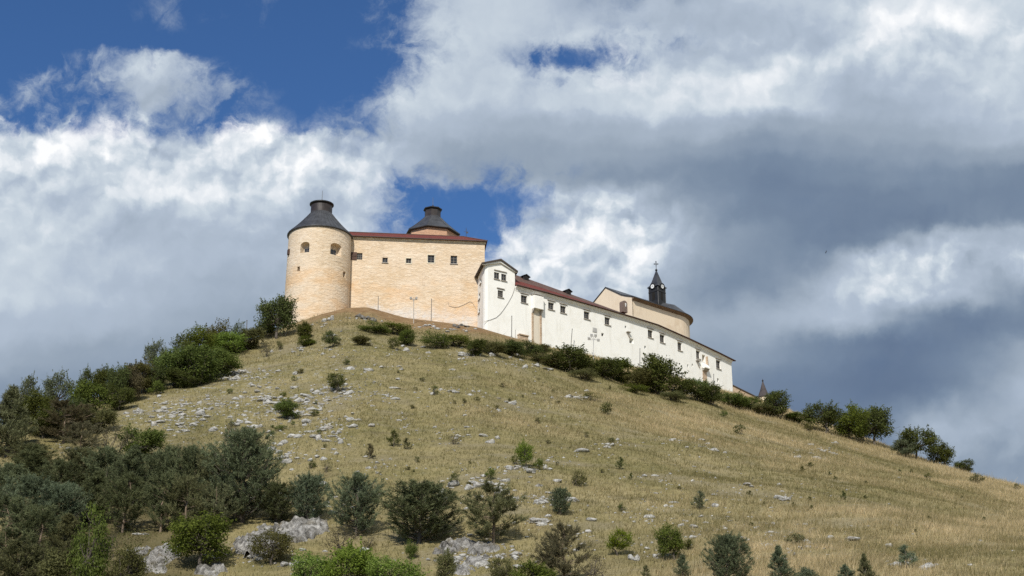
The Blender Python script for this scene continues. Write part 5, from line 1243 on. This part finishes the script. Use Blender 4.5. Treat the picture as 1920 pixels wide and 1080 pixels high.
for a in [
 # left ridge
 (12, 858, 724, 88, 'spruce', Po, 'conifer_tree', 'tall dark conifer with pale drooping tips at the left edge', 'conifer', G1),
 (46, 775, 704, 42, 'airy', Gr, 'ridge_tree', 'airy grey green tree against the sky, leftmost broadleaf of the left ridge', 'tree', G1),
 (103, 782, 696, 54, 'airy', Gr, 'ridge_tree', 'pale green tree with upswept pointed top, right of the airy grey green ridge tree', 'tree', G1),
 (66, 798, 733, 62, 'bush', D, 'ridge_bush', 'deep green bush below the two pale trees on the far left ridge', 'bush', G1),
 (118, 832, 752, 86, 'openpine', Bn, 'brown_pine', 'brownish spreading pine with bare limbs showing, under the pale ridge trees', 'pine tree', G1),
 (155, 765, 690, 32, 'airy', D, 'ridge_tree', 'slim dark airy tree standing above the yellow green ridge bush', 'tree', G1),
 (165, 782, 714, 64, 'bush', Mi, 'ridge_bush', 'yellow green bush below the slim dark airy tree of the left ridge', 'bush', G1),
 (192, 760, 690, 42, 'tree', D, 'ridge_tree', 'dark ridge tree just right of the slim airy one', 'tree', G1),
 (216, 762, 684, 48, 'tree', D, 'ridge_tree', 'rounded dark ridge tree above the solitary round front bush', 'tree', G1),
 (221, 770, 722, 46, 'bush', D, 'ridge_bush', 'round dark green bush standing forward on the grass below the left ridge trees', 'bush', G1),
 (262, 740, 674, 66, 'bush', Ol, 'ridge_bush', 'brown green bush left of the small airy ridge tree', 'bush', G1),
 (240, 755, 690, 46, 'bush', Bn, 'ridge_bush', 'dusky brown bush in the gap between dark ridge tree and brown green bush', 'bush', G1),
 (290, 692, 638, 42, 'airy', Gr, 'ridge_tree', 'small airy tree leaning left against the sky in the middle of the left ridge', 'tree', G1),
 (288, 735, 690, 46, 'bush', D, 'ridge_bush', 'dark bush below the small airy leaning ridge tree', 'bush', G1),
 (290, 740, 712, 32, 'shrub', Mi, 'pale_shrub', 'pale yellow green shrub on grass in front of the ridge bushes', 'shrub', G1),
 (322, 725, 655, 66, 'bush', Mi, 'ridge_bush', 'olive green bush at the left side of the biggest ridge bush', 'bush', G1),
 (362, 724, 648, 96, 'bush', Mi, 'ridge_bush', 'biggest green bush of the left ridge reaching down to the grass', 'bush', G1),
 (345, 728, 692, 58, 'bush', D, 'ridge_bush', 'low dark bush at the very foot of the biggest ridge bush', 'bush', G1),
 (415, 708, 655, 62, 'bush', Mi, 'ridge_bush', 'rounded green bush bulging right above the white rock heap', 'bush', G1),
 (338, 690, 626, 46, 'column', D, 'ridge_tree', 'dark pointed tree behind the biggest ridge bush, on the skyline', 'tree', G1),
 (370, 680, 612, 56, 'tree', Mi, 'ridge_tree', 'green ridge tree behind the biggest bush, left of the spiky topped one', 'tree', G1),
 (403, 662, 598, 48, 'column', Ol, 'ridge_tree', 'spiky topped ridge tree with pale twigs, tallest before the dark pole', 'tree', G1),
 (428, 665, 622, 62, 'bush', Br, 'ridge_bush', 'vivid green bush left of the dark ridge pole', 'bush', G1),
 (447, 655, 604, 32, 'column', D, 'ridge_tree', 'narrow dark tree peeping over the vivid green ridge bush', 'tree', G1),
 (470, 656, 616, 50, 'bush', Ol, 'ridge_bush', 'brownish green bush around the foot of the dark ridge pole', 'bush', G1),
 (518, 635, 556, 68, 'tree', D, 'hillside_tree', 'dark leafy tree with short trunk hugging the left foot of the round tower', 'tree', G1),
 (498, 632, 606, 36, 'bush', D, 'ridge_bush', 'low dark bush on the left of the tree beside the round tower', 'bush', G1),
 (500, 670, 640, 30, 'twiggy', Bn, 'twiggy_shrub', 'thin twiggy shrub on the grass below the tree beside the tower', 'shrub', G1),
 (524, 656, 638, 16, 'shrub', Ol, 'small_shrub', 'small dull shrub on the grass, right of the thin twiggy one', 'shrub', G6),
 # foot of the castle
 (570, 635, 605, 28, 'bush', D, 'castle_bush', 'round dark bush below the round tower, upper of two', 'bush', G2),
 (574, 650, 633, 32, 'bush', Mi, 'castle_bush', 'low bright bush below the round tower, lower of two', 'bush', G2),
 (619, 653, 621, 26, 'airy', D, 'little_tree', 'little dark stemmed tree on the grass below the round tower', 'tree', G2),
 (634, 648, 632, 16, 'shrub', Ol, 'castle_shrub', 'small shrub at the right side of the little dark stemmed tree', 'shrub', G2),
 (677, 648, 629, 30, 'bush', Ol, 'castle_bush', 'olive bush alone on grass below the mound of dark rocks', 'bush', G2),
 (702, 624, 609, 58, 'hedge', Mi, 'low_hedge', 'flat green thicket below the ochre wall, left half', 'hedge', G2),
 (740, 626, 608, 62, 'hedge', Mi, 'low_hedge', 'flat green thicket below the ochre wall, right half', 'hedge', G2),
 (762, 648, 618, 32, 'bush', Mi, 'castle_bush', 'taller green bush dropping from the right end of the flat thicket', 'bush', G2),
 (738, 655, 632, 24, 'shrub', D, 'castle_shrub', 'narrow dark shrub below the flat thicket', 'shrub', G2),
 (816, 653, 624, 52, 'hedge', Mi, 'low_hedge', 'fresh green thicket below the right part of the ochre wall', 'hedge', G2),
 (855, 650, 628, 56, 'hedge', Mi, 'low_hedge', 'fresh green thicket below the corner of ochre wall and white house', 'hedge', G2),
 (893, 668, 637, 34, 'bush', D, 'castle_bush', 'dark bush below the left corner of the white house beside grey rocks', 'bush', G2),
 (925, 667, 641, 44, 'bush', Ol, 'castle_bush', 'olive bush below the middle of the white house', 'bush', G2),
 (960, 668, 641, 48, 'bush', D, 'castle_bush', 'dark bush at the foot of the pole left of the masonry chute', 'bush', G2),
 (992, 670, 643, 44, 'bush', D, 'castle_bush', 'dark bush at the foot of the masonry chute', 'bush', G2),
 (1018, 664, 645, 30, 'bush', Ol, 'castle_bush', 'small bush just right of the masonry chute', 'bush', G2),
 (1068, 698, 651, 74, 'bush', D, 'castle_bush', 'big dark bush before the white wing, left of the floodlight mast', 'bush', G2),
 (1038, 690, 668, 40, 'bush', Ol, 'castle_bush', 'lower olive bush at the left skirt of the big dark bush', 'bush', G2),
 (1105, 700, 676, 32, 'bush', Ol, 'castle_bush', 'small bush at the foot of the pale floodlight mast', 'bush', G2),
 (1135, 710, 672, 60, 'bush', D, 'castle_bush', 'dark bush right of the floodlight mast', 'bush', G2),
 (1166, 718, 676, 54, 'bush', Mi, 'castle_bush', 'green bush between floodlight mast and the middle pole', 'bush', G2),
 (1200, 733, 690, 52, 'bush', Ol, 'castle_bush', 'olive rounded bush at the foot of the middle pole', 'bush', G2),
 (1238, 741, 667, 74, 'bush', D, 'castle_tree', 'largest dark tree before the right half of the white wing', 'tree', G2),
 (1277, 747, 708, 46, 'bush', D, 'castle_bush', 'dark bush leaning on the right side of the largest castle tree', 'bush', G2),
 (1307, 752, 708, 46, 'airy', Mi, 'castle_tree', 'thin leafed tree under the broken shaft of the white wing', 'tree', G2),
 (1332, 760, 718, 52, 'bush', D, 'castle_bush', 'dark bush at the right end of the white wing', 'bush', G2),
 (1374, 764, 738, 50, 'bush', Mi, 'castle_bush', 'low green bush under the right corner of the white wing', 'bush', G2),
 (1402, 768, 747, 46, 'bush', Mi, 'castle_bush', 'low green bush before the sloping stone wall', 'bush', G2),
 (1428, 779, 755, 36, 'bush', Ol, 'castle_bush', 'olive bush before the small turret', 'bush', G2),
 (1456, 784, 732, 50, 'bush', D, 'castle_tree', 'dark tree just right of the small turret', 'tree', G2),
 (1492, 792, 776, 42, 'bush', Mi, 'low_bush', 'low bush between the turret tree and the first ridge tree', 'bush', G3),
 # right ridge
 (1546, 812, 757, 66, 'tree', D, 'ridge_tree', 'rounded ridge tree, leftmost of the three right of the castle', 'tree', G3),
 (1603, 829, 759, 64, 'tree', Mi, 'ridge_tree', 'spreading ridge tree in the middle of the three, two dark trunks showing', 'tree', G3),
 (1640, 835, 764, 68, 'tree', D, 'ridge_tree', 'ridge tree with leaning trunk, rightmost of the three', 'tree', G3),
 (1698, 859, 818, 40, 'bush', Gr, 'ridge_bush', 'greyish bush at the left of the lone ridge clump', 'bush', G3),
 (1722, 864, 802, 62, 'tree', D, 'ridge_tree', 'dark tree with spiky twigs in the lone ridge clump', 'tree', G3),
 (1763, 870, 831, 44, 'bush', D, 'ridge_bush', 'rounded dark bush at the right of the lone ridge clump', 'bush', G3),
 (1809, 887, 863, 34, 'bush', D, 'ridge_bush', 'small round bush alone on the right ridge skyline', 'bush', G3),
 (1833, 908, 888, 26, 'shrub', Ol, 'small_shrub', 'small dull shrub just below the round skyline bush at the right', 'shrub', G3),
 (1908, 919, 906, 14, 'shrub', D, 'small_shrub', 'tiny dark shrub on the skyline at the right edge', 'shrub', G3),
 # dotted shrubs
 (1742, 900, 886, 15, 'shrub', D, 'small_shrub', 'tiny dark shrub on straw grass below the lone ridge clump', 'shrub', G6),
 (1582, 938, 920, 13, 'sapling', D, 'sapling', 'tiny dark sapling alone on the wide right grass slope', 'sapling', G6),
 (1515, 809, 797, 19, 'shrub', Ol, 'small_shrub', 'tiny shrub left below the rounded ridge tree', 'shrub', G6),
 (1385, 815, 796, 30, 'shrub', D, 'small_shrub', 'small dark shrub on the grass below the white wing right end', 'shrub', G6),
 (1356, 783, 769, 18, 'shrub', Mi, 'small_shrub', 'tiny green shrub on the grass below the dark bush at the wing end', 'shrub', G6),
 (1138, 778, 754, 26, 'shrub', D, 'small_shrub', 'round dark shrub on the grass below the floodlight mast bushes', 'shrub', G6),
 (1108, 752, 737, 36, 'shrub', D, 'small_shrub', 'low wide dark shrub on the grass above the round dark one', 'shrub', G6),
 (648, 685, 672, 15, 'shrub', D, 'small_shrub', 'tiny dark shrub on the grass below the little dark stemmed tree', 'shrub', G6),
 (563, 701, 691, 17, 'shrub', Ol, 'small_shrub', 'tiny dull shrub on the rocky slope under the two tower bushes', 'shrub', G6),
 (629, 736, 699, 38, 'airy', D, 'little_tree', 'ragged dark little tree among white rocks on the upper slope', 'tree', G6),
 (815, 742, 721, 19, 'shrub', D, 'small_shrub', 'small dark juniper beside very white rocks on the upper slope', 'shrub', G6),
 (537, 787, 747, 48, 'bush', Mi, 'round_bush', 'round bright green bush among the white rocks on the left slope', 'bush', G6),
 (588, 782, 766, 20, 'shrub', D, 'small_shrub', 'small dark shrub among rocks right of the round bright green bush', 'shrub', G6),
 (523, 810, 796, 20, 'shrub', Mi, 'small_shrub', 'small green shrub just below the round bright green bush', 'shrub', G6),
 (738, 839, 806, 28, 'sapling', D, 'young_pine', 'dark young pine in the centre left of the slope, beside a smaller one', 'pine tree', G5),
 (763, 843, 821, 18, 'sapling', Po, 'young_pine', 'thin smaller young pine to the right of the dark one', 'pine tree', G5),
 (693, 863, 831, 24, 'sapling', Bn, 'young_pine', 'brown tinged young pine with bare foot, left of centre on the slope', 'pine tree', G5),
 (782, 868, 855, 15, 'shrub', D, 'small_shrub', 'tiny dark shrub right of the brown tinged young pine', 'shrub', G6),
 (585, 880, 861, 19, 'shrub', D, 'small_shrub', 'small dark shrub beside white boulders right of the big dark pine', 'shrub', G6),
 (612, 888, 862, 24, 'twiggy', Ol, 'small_shrub', 'thin ragged shrub above the second row of dark pines', 'shrub', G6),
 (985, 880, 826, 42, 'airy', Br, 'leafy_shrub', 'bright green leafy shrub with upright stems in the middle of the slope', 'shrub', G6),
 (1010, 881, 858, 26, 'shrub', Mi, 'leafy_shrub', 'lower green shrub at the right foot of the upright leafy one', 'shrub', G6),
 (965, 872, 852, 22, 'shrub', Mi, 'leafy_shrub', 'lower green shrub at the left foot of the upright leafy one', 'shrub', G6),
 (1085, 914, 879, 36, 'shrub', Ol, 'small_shrub', 'ragged dark olive shrub right of the upright leafy shrub', 'shrub', G6),
 (1163, 880, 856, 17, 'sapling', D, 'sapling', 'slim green sapling on the open grass in the middle right', 'sapling', G6),
 (1184, 901, 886, 11, 'sapling', D, 'sapling', 'tiny dark sapling below the slim green one', 'sapling', G6),
 (919, 899, 876, 26, 'shrub', Mi, 'small_shrub', 'leafy shrub growing behind the rock row above the open branched pine', 'shrub', G6),
 (853, 913, 886, 30, 'shrub', D, 'small_shrub', 'dark shrub at the left end of the rock row above the open branched pine', 'shrub', G6),
 (1312, 957, 919, 28, 'sapling', Gr, 'sapling', 'sparse grey green sapling on the lower right grass', 'sapling', G6),
 (1167, 961, 942, 17, 'shrub', D, 'small_shrub', 'tiny dark shrub on grass above the yellow green bush', 'shrub', G6),
 (1492, 1024, 999, 42, 'shrub', Po, 'small_shrub', 'low two lobed shrub with brownish middle near the bottom right', 'shrub', G6),
 (1100, 822, 808, 12, 'shrub', Ol, 'small_shrub', 'tiny dull shrub on the grass left of the lone pale rock pair', 'shrub', G6),
 (1010, 795, 782, 16, 'shrub', Ol, 'small_shrub', 'tiny dull shrub in the middle of the upper grass slope', 'shrub', G6),
 (850, 835, 814, 34, 'twiggy', Bn, 'twiggy_shrub', 'bare greyish twiggy shrub right of the paired young pines', 'shrub', G6),
 (1050, 968, 915, 42, 'bushpine', Pb, 'young_pine', 'blue green young pine standing alone on the middle slope', 'pine tree', G5),
 # dark pines of the second row
 (455, 980, 806, 152, 'bigpine', Pi, 'dark_pine', 'biggest dark round topped pine in the left half', 'pine tree', G5),
 (430, 860, 785, 40, 'twiggy', Bn, 'dead_tree', 'bare twiggy tree top rising behind the biggest round pine', 'tree', G5),
 (518, 980, 905, 80, 'bushpine', Pi, 'dark_pine', 'left one of the low dark pine pair above the broad outcrop', 'pine tree', G5),
 (575, 982, 890, 80, 'bushpine', Pb, 'dark_pine', 'right one of the low dark pine pair above the broad outcrop, taller', 'pine tree', G5),
 (668, 1008, 888, 98, 'pine', Pb, 'dark_pine', 'loose bluish pine between the low pair and the wide bushy pine', 'pine tree', G5),
 (785, 1020, 905, 150, 'bushpine', Pi, 'dark_pine', 'wide bushy dark pine above the limestone ledge, casting deep shade', 'pine tree', G5),
 (925, 1022, 908, 128, 'openpine', Po, 'open_pine', 'open branched pine with pale bare limbs showing, right of the wide bushy pine', 'pine tree', G5),
 (1058, 1105, 984, 100, 'openpine', Bn, 'brown_pine', 'thin brownish pine at the bottom, right of the open branched pine', 'pine tree', G5),
 (1110, 1100, 1030, 70, 'twiggy', Bn, 'twiggy_shrub', 'grey brown twiggy bush between the thin brownish pine and the yellow green shrub', 'shrub', G5),
 (1162, 1042, 993, 52, 'airy', Br, 'leafy_shrub', 'yellow green leafy shrub growing over a pale boulder', 'shrub', G7),
 (1255, 1053, 983, 60, 'tree', Mi, 'leafy_bush', 'yellow green bush with dark trunk foot on the lower grass', 'bush', G7),
 (1291, 1030, 1010, 30, 'shrub', D, 'small_shrub', 'low dark shrub right behind the yellow green bush with trunk', 'shrub', G7),
 (1368, 1105, 1002, 88, 'bushpine', Pb, 'blue_pine', 'dense blue green conical pine at the bottom edge', 'pine tree', G5),
 (1280, 1085, 1040, 34, 'spruce', Pb, 'young_pine', 'slim blue green pine left of the dense conical one', 'pine tree', G5),
 (1212, 1090, 1059, 22, 'sapling', Pi, 'young_pine', 'tiny pine at the bottom edge below the yellow green bush', 'pine tree', G5),
 (1467, 1098, 1023, 50, 'spruce', Pb, 'young_spruce', 'pointed young spruce at the bottom right of the dense blue green pine', 'spruce', G5),
 (1515, 1100, 1064, 44, 'bush', Gr, 'low_bush', 'low grey green bush at the bottom edge right of the pointed spruce', 'bush', G7),
 (1590, 1100, 1058, 42, 'spruce', Pb, 'young_spruce', 'low spruce tip at the bottom edge, left of the brown green one', 'spruce', G5),
 (1627, 1098, 1038, 34, 'spruce', Po, 'young_spruce', 'brown green young spruce at the bottom edge', 'spruce', G5),
 (1702, 1068, 1021, 42, 'sapling', Pb, 'young_spruce', 'sparse layered little spruce standing clear on the grass at the bottom right', 'spruce', G5),
 # bottom edge leafy bushes
 (585, 1130, 1034, 92, 'leafy', Br, 'leafy_bush', 'bright green leafy bush at the bottom edge, leftmost of three joined', 'bush', G7),
 (655, 1130, 1020, 112, 'leafy', Br, 'leafy_bush', 'bright green leafy bush at the bottom edge, highest of three joined', 'bush', G7),
 (735, 1130, 1043, 112, 'leafy', Br, 'leafy_bush', 'bright green leafy bush at the bottom edge, rightmost of three joined', 'bush', G7),
 (771, 1052, 1011, 26, 'column', Mi, 'little_tree', 'slender green little tree above the rightmost bright leafy bush', 'tree', G7),
 (640, 1045, 988, 74, 'twiggy', Bn, 'brown_bush', 'brownish twiggy bush above the highest bright leafy bush', 'bush', G7),
 (690, 1030, 1000, 44, 'twiggy', Ol, 'brown_bush', 'olive twiggy bush under the loose bluish pine', 'bush', G7),
 (835, 1105, 1028, 52, 'airy', Ol, 'small_tree', 'thin olive small tree before the limestone ledge at the bottom', 'tree', G7),
 (1000, 1125, 1052, 96, 'leafy', Mi, 'leafy_bush', 'green leafy bush at the bottom edge left of the thin brownish pine', 'bush', G7),
 (940, 1100, 1045, 54, 'airy', Ol, 'olive_bush', 'olive loose bush at the bottom under the open branched pine', 'bush', G7),
 (372, 1068, 962, 118, 'tree', Mi, 'hawthorn_tree', 'green hawthorn like tree with dark twisted trunk above the bottom edge', 'tree', G7),
 (508, 1060, 990, 84, 'airy', Ol, 'small_tree', 'small loose tree with dark stem growing out of the limestone outcrop', 'tree', G7),
 (160, 1115, 945, 84, 'column', Mi, 'yellow_green_tree', 'tall yellow green tree in front of the lower left pines', 'tree', G7),
 (262, 862, 802, 66, 'bush', Mi, 'green_bush', 'green leafy bush behind the top of the pine thicket', 'bush', G4),
 (205, 870, 796, 62, 'twiggy', Bn, 'brown_bush', 'grey brown twiggy bush left of the green leafy one above the thicket', 'bush', G4),
 (150, 848, 790, 60, 'openpine', Bn, 'brown_pine', 'second brownish pine with bare limbs, right of the spreading one', 'pine tree', G4),
 # thicket
 (85, 822, 765, 62, 'bush', D, 'ridge_bush', 'dark bush filling the space between tall left edge conifer and spreading brownish pine', 'bush', G1),
 (30, 800, 750, 60, 'bush', D, 'ridge_bush', 'dark bush half hidden behind the tall conifer at the left edge', 'bush', G1),
 (180, 812, 765, 60, 'bush', Ol, 'ridge_bush', 'olive bush right of the spreading brownish pine, above the thicket', 'bush', G1),
 (135, 795, 745, 58, 'bush', D, 'ridge_bush', 'dark bush behind the spreading brownish pine', 'bush', G1),
 (60, 890, 835, 80, 'pine', Po, 'thicket_pine', 'olive toned thicket pine under the tall left edge conifer', 'pine tree', G4),
 (945, 657, 645, 40, 'hedge', Mi, 'low_hedge', 'fresh green strip of thicket below the cable end of the white house', 'hedge', G2),
 (905, 655, 640, 46, 'hedge', Ol, 'low_hedge', 'olive strip of thicket below the lower left corner of the white house', 'hedge', G2),
 (1010, 680, 664, 46, 'hedge', Ol, 'low_hedge', 'olive strip of thicket below the masonry chute', 'hedge', G2),
 (1095, 712, 692, 50, 'hedge', Ol, 'low_hedge', 'olive strip of thicket right below the big dark bush of the white wing', 'hedge', G2),
 (1190, 738, 722, 46, 'hedge', Mi, 'low_hedge', 'green strip of thicket under the rounded olive bush of the middle pole', 'hedge', G2),
 (1262, 752, 734, 46, 'hedge', Ol, 'low_hedge', 'olive strip of thicket under the largest dark castle tree', 'hedge', G2),
 (55, 930, 838, 84, 'pine', Pi, 'thicket_pine', 'thicket pine right below the tall conifer at the left edge', 'pine tree', G4),
 (150, 915, 838, 70, 'pine', Po, 'thicket_pine', 'olive toned thicket pine below the grey brown twiggy bush', 'pine tree', G4),
 (110, 935, 862, 66, 'pine', Pi, 'thicket_pine', 'back row thicket pine beside the dry grass gap at the left', 'pine tree', G4),
 (200, 930, 838, 74, 'pine', Pi, 'thicket_pine', 'tall back row thicket pine left of the green leafy bush', 'pine tree', G4),
 (250, 950, 838, 76, 'pine', Pi, 'thicket_pine', 'back row thicket pine straight below the green leafy bush', 'pine tree', G4),
 (305, 960, 838, 76, 'pine', Pi, 'thicket_pine', 'back row thicket pine right below the green leafy bush', 'pine tree', G4),
 (352, 965, 835, 74, 'pine', Pi, 'thicket_pine', 'tall thicket pine next but one to the biggest round pine', 'pine tree', G4),
 (395, 970, 842, 70, 'pine', Po, 'thicket_pine', 'brown tinged thicket pine touching the biggest round pine', 'pine tree', G4),
 (300, 1000, 885, 70, 'openpine', Pi, 'thicket_pine', 'front row thicket pine with a pale trunk over the thin white slab', 'pine tree', G4),
 (345, 1003, 890, 74, 'openpine', Po, 'thicket_pine', 'front row thicket pine with bare limbs behind the hawthorn', 'pine tree', G4),
 (230, 1000, 890, 74, 'openpine', Pi, 'thicket_pine', 'front row thicket pine right behind the yellow green tree', 'pine tree', G4),
 (400, 1000, 905, 66, 'openpine', Po, 'thicket_pine', 'front row thicket pine between hawthorn and biggest round pine', 'pine tree', G4),
 (170, 985, 885, 70, 'pine', Pi, 'thicket_pine', 'thicket pine straight behind the top of the yellow green tree', 'pine tree', G4),
 (110, 1005, 905, 78, 'pine', Pb, 'thicket_pine', 'pale bluish thicket pine left of the yellow green tree', 'pine tree', G4),
 (50, 1000, 890, 84, 'pine', Pb, 'thicket_pine', 'pale bluish thicket pine second row at the left edge', 'pine tree', G4),
 (2, 970, 868, 76, 'pine', Pi, 'thicket_pine', 'dark thicket pine cut by the left edge, upper', 'pine tree', G4),
 (8, 1040, 930, 76, 'openpine', Pi, 'thicket_pine', 'dark thicket pine cut by the left edge, middle', 'pine tree', G4),
 (70, 1055, 945, 84, 'openpine', Pi, 'thicket_pine', 'thicket pine with pale leaning trunk near the lower left corner', 'pine tree', G4),
 (125, 1062, 965, 66, 'pine', Po, 'thicket_pine', 'olive pine at the left foot of the yellow green tree', 'pine tree', G4),
 (30, 1105, 1015, 90, 'pine', Po, 'thicket_pine', 'olive pine in the lower left corner', 'pine tree', G4),
 (105, 1115, 1030, 84, 'bush', Ol, 'olive_bush', 'olive bush at the bottom edge right of the corner pine', 'bush', G7),
 (235, 1110, 1025, 78, 'bush', Ol, 'olive_bush', 'olive bush at the bottom edge right of the yellow green tree', 'bush', G7),
 (200, 1050, 985, 56, 'twiggy', Bn, 'brown_bush', 'brown twiggy bush beside the yellow green tree, on its right', 'bush', G7)]:
    plant(*a)

# many tiny plants on the grass that nothing tells apart
r9 = np.random.default_rng(99)
for lab, x0, x1, y0, y1, k, kd, mt_ in (
  ('tiny dull weed tuft on the upper grass slope below the castle bushes', 600, 1180, 690, 800, 16, 'shrub', Ol),
  ('tiny dark seedling standing in the straw coloured right grass slope', 1250, 1850, 850, 1000, 20, 'sapling', D),
  ('tiny green weed tuft among the white stones of the left slope', 320, 640, 700, 830, 14, 'shrub', Mi),
  ('tiny olive weed tuft on grass above the row of lower dark pines', 560, 1150, 830, 930, 14, 'shrub', Ol)):
    for _ in range(k):
        px, py = r9.uniform(x0, x1), r9.uniform(y0, y1); h_ = r9.uniform(6, 11)
        if float(front(*hits([px], [py])[0][:2])) < 6: continue
        plant(px, py, py - h_, h_ * r9.uniform(.8, 1.7), kd, mt_, 'seedling' if kd == 'sapling' else 'weed_tuft', lab, 'seedling' if kd == 'sapling' else 'weed', 'tiny plants on the grass, ' + lab.split(' ')[1] + ' ones')
# undergrowth covering the soil of the lower left thicket
n9 = 150000
y9 = rng.uniform(88, 205, n9); x9 = y9 * rng.uniform(-.43, -.16, n9)
k9 = (rng.random(n9) < litter(x9, y9) * np.clip(.55 + 1.6 * vn2(x9 / 2.2, y9 / 2.2), 0, 1)) & (front(x9, y9) > 1); x9, y9 = x9[k9], y9[k9]
h9 = np.clip(.35 + .8 * vn2(x9 / 1.6 + 4, y9 / 1.6), .05, .9) * rng.random(len(x9)) ** .6
q9 = qleaves(rng, np.stack([x9, y9, hill(x9, y9) + h9], 1), np.tile([0, -.4, .8], (len(x9), 1)), .10, 1.0, .8)
um = bpy.data.meshes.new('undergrowth'); mesh_np(um, q9, np.arange(len(q9)).reshape(-1, 4))
a = um.attributes.new('tone', 'FLOAT', 'POINT'); a.data.foreach_set('value', np.repeat(np.clip(.45 + .9 * vn2(x9 / 1.9, y9 / 1.9) + rng.normal(0, .15, len(x9)), 0, 1), 4).astype(np.float32)); um.materials.append(L_OLIVE)
uo = bpy.data.objects.new('undergrowth', um); COL.objects.link(uo); tag(uo, 'olive undergrowth covering the ground below the lower left pines', 'undergrowth', kind='stuff')
